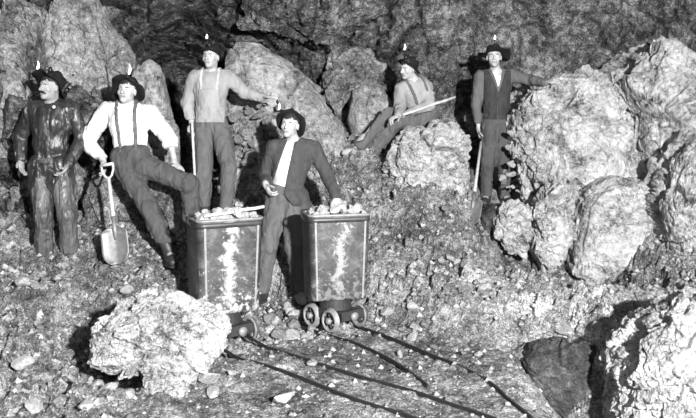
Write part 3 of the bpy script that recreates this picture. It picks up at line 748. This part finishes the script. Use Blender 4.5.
    for i, (r_, z_) in enumerate(prof):
        for k_ in range(n_):
            t_ = 2*math.pi*k_/n_; rr = r_*(1+.03*math.sin(3*t_+hat.get('ph', 0))); ex = max(0, (r_-.095)); wob = ex*(-droop*(1+.6*math.cos(2*t_))+.25*math.sin(2*t_+hat.get('ph', 0))+.18*math.sin(5*t_))
            zc = z_*hat.get('crown', 1.0) if z_ > .03 else z_
            if z_ > .05: zc -= .014*math.exp(-(math.cos(t_)*r_/.02)**2)+.006*math.sin(4*t_+1)
            vs.append(ho+hx2*rr*math.cos(t_)*.93+hy2*rr*math.sin(t_)*1.06+hz2*(zc+wob))
    fs = [(i*n_+k_, i*n_+(k_+1) % n_, (i+1)*n_+(k_+1) % n_, (i+1)*n_+k_) for i in range(len(prof)-1) for k_ in range(n_)]+[tuple((len(prof)-1)*n_+k_ for k_ in range(n_)), tuple(range(n_-1, -1, -1))]
    ht = link('hat', make_mesh('hat', vs, fs, M_HAT), root)
    fl_ = hat['flame']; lp = ho+hy2*(.100+.012)+hz2*.055*hat.get('crown', 1)
    fb = at(fl_[0], fl_[1], Y0+J['head'][2])-base; fb[1] = lp[1]-.015
    b = MB(); b.tube([lp-V3(0, 0, .025), lp+V3(0, 0, .005), lp+V3(0, 0, .02), lp+V3(0, 0, .027)], [.021, .021, .012, .005], 14); b.tube([lp, lerp(lp, fb, .55)+V3(0, -.012, -.008), fb-V3(0, 0, .008)], [.008, .0065, .0055], 10)
    b.tube([lp-hy2*.035+V3(0, 0, .005), lp+V3(0, 0, .005)], .004, 6)
    la = b.build('oil_lamp', M_LAMP, ht, True)
    fh = hat.get('fh', .05); b = MB(); b.tube([fb+V3(0, 0, z_*fh)+V3(.12*fh*math.sin(z_*3), 0, 0) for z_ in (-.12, 0, .2, .45, .75, 1)], [.004, .008, .011, .0095, .005, .0008], 10)
    b.build('flame', M_FLAME, la, True)
    return root, dict(Wr={k: Wr[k]+base for k in 'ab'}, An={k: An[k]+base for k in 'ab'}, El={k: El[k]+base for k in 'ab'})

# ------------------------------------------------------------------ the six miners
PEOPLE = {}
PEOPLE[1] = person('person', 'man in shiny black oilskins and slouch hat standing against the rock, far left, dark moustache', 6.7,
    dict(head=(50, 87, 0), neck=(52, 103, .06), pelvis=(50, 168, .04), sh_a=(33, 110, .07), sh_b=(71, 109, .05), hip_a=(41, 172, .03), hip_b=(60, 172, .03),
         el_a=(20, 137, 0, .05), wr_a=(21, 160, 0, -.08), el_b=(82, 139, 0, .04), wr_b=(68, 164, 0, -.15), kn_a=(44, 216, -.4), an_a=(45, 258, .3), kn_b=(67, 216, -.4), an_b=(71, 256, .3), toe_a=(-.4, -1), toe_b=(.3, -1)),
    dict(tache=True), dict(upper=M_OIL, trousers=M_OILT, g=.030, ga=.026, fold=.009, tfold=.010, gt=.022, fsc=(20, 20, 5), skirted=.10, uname='oilskin_jacket', hem_r=.085, tl=.03),
    dict(tilt=-44, roll=6, brim=.17, droop=.45, up=.035, back=.025, flame=(39, 69), fh=.07, ph=1), dict(a=((1, -.2, 0), .35, 1), b=((-.6, -.3, .2), .45, 1)), look=(-27, -3, 3))
PEOPLE[2] = person('person', 'man in white shirt and braces leaning back on rock with hand on a shovel', 6.75,
    dict(head=(127, 91, 0), neck=(128, 105, .06), pelvis=(131, 158, -.10), sh_a=(107, 111, .06), sh_b=(150, 113, .06), hip_a=(124, 164, -.12), hip_b=(142, 165, -.14),
         el_a=(86, 141, .5), wr_a=(103, 160, -1), el_b=(170, 140, .3), wr_b=(175, 164, -.8), kn_a=(148, 207, -1), an_a=(170, 252, -.3), kn_b=(189, 184, -1), an_b=(193, 228, .5), toe_a=(.4, -1), toe_b=(.4, -1)),
    dict(pale=True), dict(upper=M_WHITE, trousers=M_TROU, g=.022, ga=.034, fold=.009, gt=.026, waist=.15, hem=.07, braces=M_BRACE, hem_r=.08, tfold=.012, cuff_a=.92, cuff_b=.92),
    dict(tilt=-36, roll=4, brim=.165, droop=.3, up=.03, back=.03, flame=(130, 74), fh=.09, ph=2, crown=.8), dict(a=((0, -.4, -1), .55, 1, (.3, -.3, -.8)), b=((0, -.2, -1), .3, 1, (.5, -.5, -.3))), look=(-6, -8, 4))
PEOPLE[3] = person('person', 'man in bib overalls standing behind the left cart with an arm on the sloping boulder', 7.5,
    dict(head=(211, 57, 0), neck=(211, 72, .05), pelvis=(211, 125, .02), sh_a=(194, 78, .05), sh_b=(229, 78, .05), hip_a=(204, 131, 0), hip_b=(220, 131, 0),
         el_a=(187, 104, .2), wr_a=(192, 124, -.5), el_b=(245, 93, .3), wr_b=(262, 97, -.2), kn_a=(204, 176, -.3), an_a=(204, 216, .3), kn_b=(229, 168, -.7), an_b=(226, 210, .3), toe_a=(-.1, -1), toe_b=(.3, -1)),
    dict(pale=True), dict(upper=M_LIGHT, trousers=M_MIDC, g=.020, ga=.026, fold=.008, gt=.022, braces=M_BRACEL, bib=M_LIGHT, waist=.16, hem=.05),
    dict(tilt=-20, roll=12, brim=.125, droop=.25, up=.03, back=.02, flame=(208, 39), fh=.04, crown=.85), dict(a=((.6, -.3, 0), .7, 1, (0, -.25, -1)), b=((0, 0, -1), .15, 1, (1, -.2, 0))), look=(-14, -3, 0))
PEOPLE[4] = person('person', 'man in open dark coat and white shirt standing between the two carts', 6.85,
    dict(head=(290, 125, -.02), neck=(294, 141, .04), pelvis=(286, 197, 0), sh_a=(274, 148, .03), sh_b=(314, 149, .04), hip_a=(277, 202, 0), hip_b=(294, 202, 0),
         el_a=(265, 177, .7), wr_a=(266, 185, -1), el_b=(328, 177, .2), wr_b=(336, 197, -.9), kn_a=(269, 246, -.3), an_a=(262, 290, .4), kn_b=(293, 246, -.4), an_b=(300, 291, .3), toe_a=(-.5, -1), toe_b=(.25, -1), bootmat={'b': M_BOOTP}),
    dict(pale=True), dict(upper=M_COAT, under=M_WHITE, trousers=M_MIDC, g=.026, ga=.024, fold=.006, gt=.024, skirt=.10, waist=.12, hem_r=.075, cuff_a=.8),
    dict(tilt=-50, roll=3, brim=.15, droop=.25, flame=(279, 109), fh=.055, crown=.7, up=.02, back=.045), dict(a=((1, .2, 0), .7, 1, (.3, -.4, -.6)), b=((0, .2, -1), .5, 1.1, (.35, -.3, -.9))), look=(-14, -4, 6))
PEOPLE[5] = person('person', 'man seated high on the rocks with legs stretched out and a bar across his lap', 8.3,
    dict(head=(408, 68, -.02), neck=(413, 81, .04), pelvis=(424, 116, .18), sh_a=(401, 89, 0), sh_b=(426, 87, .10), hip_a=(416, 118, .12), hip_b=(425, 120, .16),
         el_a=(400, 107, -.5), wr_a=(398, 116, -1), el_b=(430, 105, -.6), wr_b=(408, 113, -.7), kn_a=(386, 113, -.8), an_a=(357, 147, .6), kn_b=(396, 121, -.8), an_b=(372, 152, .6), toe_a=(-.8, -.5), toe_b=(-.7, -.6), bootmat={'a': M_BOOTP, 'b': M_BOOTP}),
    dict(pale=True), dict(upper=M_LIGHT, trousers=M_MIDC, g=.020, ga=.022, fold=.007, gt=.045, braces=M_BRACE, tfold=.012, hem_r=.095),
    dict(tilt=-34, roll=14, brim=.14, droop=.4, up=.03, back=.03, flame=(404, 50), fh=.06, crown=.8), dict(a=((0, 0, -1), .6, 1, (-.6, -.5, -.2)), b=((0, 0, -1), .6, 1, (-1, -.3, -.2))), look=(-48, 12, 8))
PEOPLE[6] = person('person', 'man in dark waistcoat and broad hat standing with one arm resting on the huge rock', 8.4,
    dict(head=(494, 57, 0), neck=(496, 71, .05), pelvis=(496, 122, .02), sh_a=(480, 77, .04), sh_b=(512, 76, .05), hip_a=(490, 127, 0), hip_b=(503, 127, 0),
         el_a=(476, 105, .3), wr_a=(479, 130, -.5), el_b=(530, 80, -.4), wr_b=(545, 83, -1), kn_a=(488, 162, -.3), an_a=(486, 196, .3), kn_b=(503, 162, -.3), an_b=(505, 196, .3), toe_a=(-.3, -1), toe_b=(.2, -1)),
    dict(pale=True), dict(upper=M_MIDC, trousers=M_TROU, g=.020, ga=.022, fold=.008, gt=.022, vest=M_DARK, vee=M_WHITE),
    dict(tilt=-14, roll=0, brim=.19, droop=.12, up=.035, flame=(493, 40), fh=.045, crown=.9), dict(a=((1, -.2, 0), .7, 1, (.05, -.3, -1)), b=((0, 0, -1), .25, 1, (1, -.5, .05))), look=(-8, -3, 0))
bdg = MB(); bp_ = at(54, 107, 6.7-.10)-np.array(PEOPLE[1][0].location); bdg.tube([bp_, bp_-V3(0, .012, 0)], [.017, .013], 14); bdg.build('button', M_BRACEL, PEOPLE[1][0], True, label='pale round button at the collar')
# ------------------------------------------------------------------ tools
def shovel(label, top, bottom, face, grip=True, width=.23, length=.30):
    """top and bottom of the whole tool in metres; face: the way the blade looks"""
    top, bottom = np.asarray(top, float), np.asarray(bottom, float)
    d = unit(bottom-top); n = unit(np.asarray(face, float)-d*(np.asarray(face, float)@d)); t = np.cross(d, n)
    base = bottom; root = empty('shovel', base, label, 'shovel'); L = np.linalg.norm(bottom-top)
    q = lambda a, b_, c: d*(a-L)+t*b_+n*c                     # a along from the top
    b = MB(); b.tube([q(.11 if grip else 0, 0, 0), q(L*.5, 0, 0), q(L-length+.05, 0, 0)], [.015, .016, .017], 12); b.build('shaft', M_WOOD, root, True)
    if grip:
        b = MB(); b.tube([q(.13, 0, 0), q(.10, .03, 0), q(.05, .05, 0), q(.0, .052, 0)], .010, 8); b.tube([q(.13, 0, 0), q(.10, -.03, 0), q(.05, -.05, 0), q(.0, -.052, 0)], .010, 8); b.tube([q(.005, -.055, 0), q(.005, .055, 0)], .014, 10)
        b.build('grip', M_WOOD, root, True)
    b = MB(); b.tube([q(L-length-.10, 0, 0), q(L-length+.02, 0, .002), q(L-length+.10, 0, .004)], [.019, .021, .012], 12); b.build('socket', M_IRON, root, True)
    nu, nv = 14, 18; vs = []
    for sd in (0, 1):
        for j in range(nv+1):
            v_ = j/nv; w_ = width/2*(min(1, .45+6*v_) if v_ < .1 else 1)*(1 if v_ < .62 else math.sqrt(max(0.02, 1-((v_-.62)/.40)**2)))
            for i in range(nu+1):
                u_ = 2*i/nu-1; cv = -.035*(u_**2)*-1 + .02*(v_**2)-.012*math.exp(-(u_/.18)**2)*(1-v_)
                vs.append(q(L-length+v_*length, u_*w_, cv-(.004 if sd else 0)))
    m_ = nu+1; K = (nv+1)*m_; fs = []
    for j in range(nv):
        for i in range(nu):
            a = j*m_+i; fs.append((a, a+1, a+m_+1, a+m_)); fs.append((K+a, K+a+m_, K+a+m_+1, K+a+1))
    edge = [i for i in range(m_)]+[j*m_+nu for j in range(1, nv+1)]+[nv*m_+i for i in range(nu-1, -1, -1)]+[j*m_ for j in range(nv-1, 0, -1)]
    for a, c_ in zip(edge, edge[1:]+edge[:1]): fs.append((a, K+a, K+c_, c_))
    b = MB(); b.add(vs, fs); b.build('blade', M_IRON, root, True)
    return root
w2 = PEOPLE[2][1]['Wr']['a']
shovel('long-handled shovel standing on the bank under the hand of the man in the white shirt', at(107, 164, 6.42), at(119, 264, 6.30), (-.1, -1, .1))
shovel('shovel with pale shaft held down by the man beside the huge rock', at(481, 142, 8.12), at(470, 228, 7.5), (-.45, -.9, .1), grip=False, width=.22, length=.32)
def pole(name, label, cat, a, b_, r, mat, pointed=False):
    a, b_ = np.asarray(a), np.asarray(b_); base = b_; m = MB(); n = 6
    m.tube([lerp(a, b_, i/n)-base+V3(0, 0, .003*math.sin(i*2.1)) for i in range(n+1)], [r*.9]+[r]*(n-1)+[r*(.4 if pointed else .95)], 10)
    return tag(m.build(name, mat, None, True, loc=base), label, cat)
pole('drill_steel', 'pale thin staff held upright by the man in bib overalls', 'staff', at(192, 122, 7.38), at(197, 218, 7.42), .013, M_WOOD)
pole('pry_bar', 'light bar lying across the lap of the seated man', 'bar', at(394, 118, 7.98), at(455, 97, 8.35), .016, M_WOOD)

# ------------------------------------------------------------------ tracks
def rail(label, pix, pre=None):
    pts = []
    for px, py in pix: Y = EYE*F/(py-HOR); p = at(px, py, Y); pts.append(V3(p[0], p[1], 0))
    if pre is not None: pts = [V3(*p, 0) for p in pre]+pts
    # smooth through the points
    P = []; n = len(pts)
    for i in range(n-1):
        p0, p1, p2, p3 = pts[max(i-1, 0)], pts[i], pts[i+1], pts[min(i+2, n-1)]
        for t in np.linspace(0, 1, 10, endpoint=False): P.append(.5*((2*p1)+(-p0+p2)*t+(2*p0-5*p1+4*p2-p3)*t*t+(-p0+3*p1-3*p2+p3)*t**3))
    P.append(pts[-1]); P = np.array(P)
    for p in P: p[2] = Hs(p[0], p[1])
    z = P[:, 2]; z = np.convolve(np.r_[[z[0]]*8, z, [z[-1]]*8], np.ones(17)/17, 'valid'); P[:, 2] = np.maximum(z, -.01)+.004
    prof = [(a_*.6, b_*.45) for a_, b_ in [(-.016, 0), (.016, 0), (.016, .008), (.004, .012), (.004, .026), (.011, .030), (.011, .040), (-.011, .040), (-.011, .030), (-.004, .026), (-.004, .012), (-.016, .008)]]
    base = P[0].copy(); vs = []; k = len(prof)
    for i in range(len(P)):
        T = unit(P[min(i+1, len(P)-1)]-P[max(i-1, 0)]); s_ = unit(np.cross(T, V3(0, 0, 1)))
        for a, b_ in prof: vs.append(P[i]-base+s_*a+V3(0, 0, b_))
    fs = [(i*k+j, i*k+(j+1) % k, (i+1)*k+(j+1) % k, (i+1)*k+j) for i in range(len(P)-1) for j in range(k)]+[tuple(range(k)), tuple((len(P)-1)*k+j for j in range(k-1, -1, -1))]
    m = MB(); m.add(vs, fs)
    return tag(m.build('rail', M_RAIL, None, False, loc=base), label, 'rail')
rail('iron rail under the left cart, the outermost rail on the left', [(226, 357), (257, 368), (303, 382), (355, 401.6), (407, 418), (470, 440)], [(-1.45, 5.95)])
rail('inner iron rail of the left track, running from the left cart to the bottom edge', [(257, 347), (303, 361), (355, 376), (407, 390), (448, 404), (487, 418), (540, 438)], [(-1.20, 6.12)])
rail('short iron rail under the right cart that stops in mid floor', [(340, 339), (366, 348), (397, 364), (428, 386)], [(-.42, 6.27)])
rail('long curving iron rail under the right cart, nearest the scree', [(371, 331), (407, 345), (448, 363), (490, 386), (510, 401), (531, 418), (548, 440)], [(-.15, 6.50)])

# ------------------------------------------------------------------ ore carts
def cart_mat(name, streak, seed):
    m, nt, b = nodes(name)
    co = nt.nodes.new('ShaderNodeTexCoord').outputs['Object']
    sx = nt.nodes.new('ShaderNodeSeparateXYZ'); nt.links.new(co, sx.inputs[0])
    n1 = noise(nt, co, 6+seed, 5, .65, .5); n2 = noise(nt, co, 40, 3, .7)
    s = mathn(nt, 'ADD', mathn(nt, 'MULTIPLY', n1, .7), mathn(nt, 'MULTIPLY', n2, .3))
    base = ramp(nt, s, [(.34, .015), (.5, .05), (.64, .12)])
    # spilled pale slime: a band that wanders as it runs down the plate
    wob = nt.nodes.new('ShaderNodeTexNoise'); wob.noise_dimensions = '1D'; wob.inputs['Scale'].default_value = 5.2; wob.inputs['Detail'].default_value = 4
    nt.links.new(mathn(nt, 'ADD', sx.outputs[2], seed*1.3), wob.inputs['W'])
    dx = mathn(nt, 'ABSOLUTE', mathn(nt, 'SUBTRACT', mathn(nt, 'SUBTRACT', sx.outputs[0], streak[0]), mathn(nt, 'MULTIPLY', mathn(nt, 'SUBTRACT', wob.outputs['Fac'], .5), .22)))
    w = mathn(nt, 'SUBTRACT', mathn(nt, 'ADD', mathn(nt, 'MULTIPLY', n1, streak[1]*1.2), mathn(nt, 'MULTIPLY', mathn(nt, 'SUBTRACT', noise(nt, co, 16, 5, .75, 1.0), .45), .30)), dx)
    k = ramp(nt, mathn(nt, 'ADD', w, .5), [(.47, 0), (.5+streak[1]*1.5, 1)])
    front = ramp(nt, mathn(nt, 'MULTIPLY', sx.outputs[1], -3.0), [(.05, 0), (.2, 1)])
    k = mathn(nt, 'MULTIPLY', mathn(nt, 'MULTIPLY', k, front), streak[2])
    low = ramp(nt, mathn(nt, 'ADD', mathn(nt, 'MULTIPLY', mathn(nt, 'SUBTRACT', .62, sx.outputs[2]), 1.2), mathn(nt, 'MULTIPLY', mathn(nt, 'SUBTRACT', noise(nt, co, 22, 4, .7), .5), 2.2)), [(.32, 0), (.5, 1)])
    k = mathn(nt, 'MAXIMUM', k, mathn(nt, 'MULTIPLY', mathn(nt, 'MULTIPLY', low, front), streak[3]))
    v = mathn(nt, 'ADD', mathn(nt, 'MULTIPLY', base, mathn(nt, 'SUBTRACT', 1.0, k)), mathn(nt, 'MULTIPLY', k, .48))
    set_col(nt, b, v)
    bp = nt.nodes.new('ShaderNodeBump'); bp.inputs['Strength'].default_value = .4; bp.inputs['Distance'].default_value = .01
    nt.links.new(s, bp.inputs['Height']); nt.links.new(bp.outputs[0], b.inputs['Normal'])
    b.inputs['Roughness'].default_value = .5; b.inputs['Metallic'].default_value = .15
    return m
def rrect(w, l, r, n=6):
    pts = []
    for cx, cy, a0 in ((w/2-r, -l/2+r, -90), (w/2-r, l/2-r, 0), (-w/2+r, l/2-r, 90), (-w/2+r, -l/2+r, 180)):
        for i in range(n+1):
            a = math.radians(a0+90*i/n); pts.append((cx+r*math.cos(a), cy+r*math.sin(a)))
    return pts
def cart(label, c, yaw, tyaw, w, l, z0, z1, mat, seed, wlabel):
    root = empty('ore_cart', (c[0], c[1], 0), label, 'cart')
    # tub: open box with wall thickness, tapering downwards
    cs = math.cos(yaw); sn = math.sin(yaw)
    tub_rot = yaw
    def ringv(pts, z, k=1): return [(x*k, y*k, z) for x, y in pts]
    levels = [(z0, .90), (z0+.02, .925), (z0+.2, .945), (z0+.45, .975), (z1-.02, 1.0), (z1, 1.005)]
    out = rrect(w, l, .055); inn = rrect(w-.024, l-.024, .045); n = len(out); vs = []; fs = []
    for z, k in levels: vs += ringv(out, z, k)
    for z, k in reversed(levels[1:]): vs += ringv(inn, z, k)
    R_ = 2*len(levels)-1
    for i in range(R_-1):
        for j in range(n): fs.append((i*n+j, i*n+(j+1) % n, (i+1)*n+(j+1) % n, (i+1)*n+j))
    fs += [tuple(range(n-1, -1, -1)), tuple((R_-1)*n+j for j in range(n))]
    b = MB(); b.add(vs, fs); tub = b.build('tub', mat, root, False); tub.rotation_euler = (0, 0, tub_rot)
    for p in tub.data.polygons: p.use_smooth = len(p.vertices) == 4 and abs(p.normal.z) < .5
    # rolled rim
    b = MB(); rp = [V3(x*1.01, y*1.01, z1) for x, y in out]; 
    b.tube(rp+[rp[0], rp[1]], .012, 8, False); b.build('rim', M_RIM, tub, True)
    b = MB(); band = rrect(w+.012, l+.012, .058); bi = rrect(w-.002, l-.002, .055); vs = ringv(band, z1-.055)+ringv(band, z1-.015)+ringv(bi, z1-.015)+ringv(bi, z1-.055); b.add(vs, [(i*n+j, i*n+(j+1) % n, ((i+1) % 4)*n+(j+1) % n, ((i+1) % 4)*n+j) for i in range(4) for j in range(n)]); b.build('rim_band', M_WHEEL, tub, True)
    # corner straps and rivets
    for sx in (-1, 1):
        b = MB(); x0 = sx*(w/2-.045); yf = -l/2-.002
        def Mf(v, sx=sx): k = .90+(v[2]-z0)/(z1-z0)*.10; return V3(v[0]*k, v[1]*k, v[2])
        b.box((x0-.008, yf-.006, z0+.01), (x0+.008, yf+.004, z1-.05), Mf); b.build('strap', M_RIM, tub)
        for q in range(9):
            zz = z0+.05+q*(z1-z0-.14)/8; k = .90+(zz-z0)/(z1-z0)*.10; b = MB(); b.tube([((x0-sx*.02)*k, (yf)*k+.002, zz), ((x0-sx*.02)*k, (yf-.005)*k, zz)], [.006, .004], 8); b.build('rivet', M_RIM, tub, True)
    # lifting handle on the left of the rim
    b = MB(); hx_ = -w/2-.01; b.tube([(hx_, -.02, z1-.05), (hx_-.03, -.03, z1-.01), (hx_-.02, -.05, z1+.035), (hx_+.01, -.07, z1+.04), (hx_+.02, -.10, z1+.015)], .009, 8); b.build('handle', M_TRUCK, tub, True)
    # truck
    tr = bpy.data.objects.new('truck', None); COL.objects.link(tr); tr.parent = root; tr.rotation_euler = (0, 0, tyaw)
    g, wb, r = .31, .235, .088; zb = r+.026
    b = MB()
    for sx in (-1, 1): b.box((sx*.10-.015, -.21, zb-.005), (sx*.10+.015, .21, zb+.065))
    for sy in (-1, 1): b.box((-.115, sy*.20-.02, zb+.0), (.115, sy*.20+.02, zb+.075))
    b.box((-.15, -.035, zb), (.15, .035, zb+.07)); b.tube([(0, 0, zb+.06), (0, 0, z0+.004)], [.13, .13], 24)
    b.build('truck_frame', M_TRUCK, root, False, bevel=.004).rotation_euler = (0, 0, tyaw)
    b = MB(); b.tube([(0, -.21, zb+.03), (0, -.25, zb+.03)], [.03, .035], 14); b.build('bumper', M_RIM, root, True).rotation_euler = (0, 0, tyaw)
    COL.objects.unlink(tr); bpy.data.objects.remove(tr)
    T = lambda x, y, z: V3(x*math.cos(tyaw)-y*math.sin(tyaw), x*math.sin(tyaw)+y*math.cos(tyaw), z)
    for sy in (-1, 1):
        b = MB(); b.tube([T(-.17, sy*wb/2, zb), T(.17, sy*wb/2, zb)], .014, 10); b.build('axle', M_TRUCK, root, True)
        for sx in (-1, 1):
            # wheel: tread, flange, spokes, hub
            b = MB(); nn = 32; pr = [(-.016, r+.012), (-.010, r+.012), (-.006, r), (.020, r-.003), (.020, r-.020), (-.016, r-.020)]; vs = []
            for k_ in range(nn):
                a = 2*math.pi*k_/nn
                for xx, rr in pr: vs.append((xx*sx, rr*math.cos(a), rr*math.sin(a)))
            m_ = len(pr); b.add(vs, [(k_*m_+j, k_*m_+(j+1) % m_, ((k_+1) % nn)*m_+(j+1) % m_, ((k_+1) % nn)*m_+j) for k_ in range(nn) for j in range(m_)])
            wh = b.build('wheel', M_RIM, root, True, loc=T(sx*g/2, sy*wb/2, zb)); wh.rotation_euler = (0, 0, tyaw)
            b = MB()
            for q in range(6):
                a = q*math.pi/3+.3; b.tube([(0, .02*math.cos(a), .02*math.sin(a)), (0, (r-.014)*math.cos(a), (r-.014)*math.sin(a))], [.010, .008], 6)
            b.build('spokes', M_TRUCK, wh, True)
            b = MB(); b.tube([(-.022*sx, 0, 0), (.028*sx, 0, 0), (.036*sx, 0, 0)], [.026, .024, .014], 14); b.build('hub', M_RIM, wh, True)
    return root
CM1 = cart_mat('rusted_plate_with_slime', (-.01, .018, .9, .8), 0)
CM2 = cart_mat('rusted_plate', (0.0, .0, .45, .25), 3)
C1 = V3(-.94, 5.755, 0); C2 = V3(-.105, 6.19, 0)
Y1, Y2 = math.radians(27), math.radians(15)
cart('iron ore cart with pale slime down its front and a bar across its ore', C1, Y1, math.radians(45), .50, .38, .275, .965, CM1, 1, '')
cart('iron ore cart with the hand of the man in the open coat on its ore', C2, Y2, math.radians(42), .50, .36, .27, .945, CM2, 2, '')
def ore(c, yaw, z, lab, grp, n, sd):
    random.seed(sd); b = MB()
    R_ = lambda x, y, zz: V3(c[0]+x*math.cos(yaw)-y*math.sin(yaw), c[1]+x*math.sin(yaw)+y*math.cos(yaw), zz)
    k = 0
    for ix in range(6):
        for iy in range(4):
            x = -.20+ix*.08+random.uniform(-.015, .015); y = -.125+iy*.083+random.uniform(-.012, .012); e = 1-(abs(x)/.24)**2
            s_ = random.uniform(.038, .062); zz = z-.012+.045*e*random.uniform(.3, 1)+(.02 if iy in (1, 2) else 0)
            stone(R_(x, y, zz), s_, lab, grp, name='ore_lump', protos=S_ORE, cat='ore lump')
    bed = rrect(.455, .32, .04); nb = len(bed); b.add([(x, y, z-.10) for x, y in bed]+[(x, y, z-.02) for x, y in bed], [tuple(range(nb-1, -1, -1)), tuple(range(nb, 2*nb))]+[(i, (i+1) % nb, nb+(i+1) % nb, nb+i) for i in range(nb)])
    o = b.build('fine_ore', M_ORE, None, False, loc=(c[0], c[1], 0)); o.rotation_euler = (0, 0, yaw); o['kind'] = 'stuff'; tag(o, lab.replace('white lump of broken ore', 'fine broken ore between the lumps'), 'ore')
ore(C1, Y1, .965, 'white lump of broken ore heaped in the left cart', 'ore heaped in the left cart', 24, 5)
ore(C2, Y2, .945, 'white lump of broken ore heaped in the right cart', 'ore heaped in the right cart', 24, 6)
for px, py, s_, Yd, lab in [(322, 209, .075, 6.12, 'big white lump of ore on top of the right cart, left of the hand'), (352, 211, .07, 6.12, 'big white lump of ore on top of the right cart, right of the hand'),
                    (343, 203, .05, 6.2, 'white lump of ore right under the hand on the right cart'), (218, 211, .05, 5.65, 'raised white lump of ore in the left cart near the bar'), (237, 213, .055, 5.6, 'white lump of ore spilling over the front rim of the left cart')]:
    stone(at(px, py, Yd), s_, lab, None, 1, 'ore_lump', S_ORE, 'ore lump')
pole('pry_bar', 'light bar lying across the ore in the left cart', 'bar', at(204, 216.5, 5.50), at(264, 206.5, 5.72), .013, M_WOOD)

# ------------------------------------------------------------------ camera and light
cam = bpy.data.cameras.new('plate_camera'); co = bpy.data.objects.new('plate_camera', cam); COL.objects.link(co); SC.camera = co
cam.sensor_width = 36; cam.lens = F*36/696; cam.shift_y = -(209-HOR)/696; co.location = (0, 0, EYE); co.rotation_euler = (math.pi/2, 0, 0)
def lamp(name, loc, tgt, power, size, typ='AREA'):
    l = bpy.data.lights.new(name, typ); l.energy = power
    if typ == 'AREA': l.shape = 'DISK'; l.size = size
    else: l.shadow_soft_size = size
    o = bpy.data.objects.new(name, l); COL.objects.link(o); o.location = loc
    o.rotation_euler = (Vector(tgt)-Vector(loc)).to_track_quat('-Z', 'Y').to_euler(); return o
lamp('flash_pan', (2.1, -2.2, 2.9), (-.2, 7, .8), 2500, .25)
lamp('camera_fill', (-.3, -.6, 2.3), (0, 7, .8), 60, .4)  # added fill from beside the camera, not a source in the mine
w = bpy.data.worlds.new('cave_air'); SC.world = w; w.use_nodes = True
w.node_tree.nodes['Background'].inputs[0].default_value = (1, 1, 1, 1); w.node_tree.nodes['Background'].inputs[1].default_value = .006
SC.view_settings.view_transform = 'Standard'; SC.view_settings.look = 'None'; SC.view_settings.gamma = 1; SC.view_settings.use_curve_mapping = False
SC.view_settings.exposure = 0.08
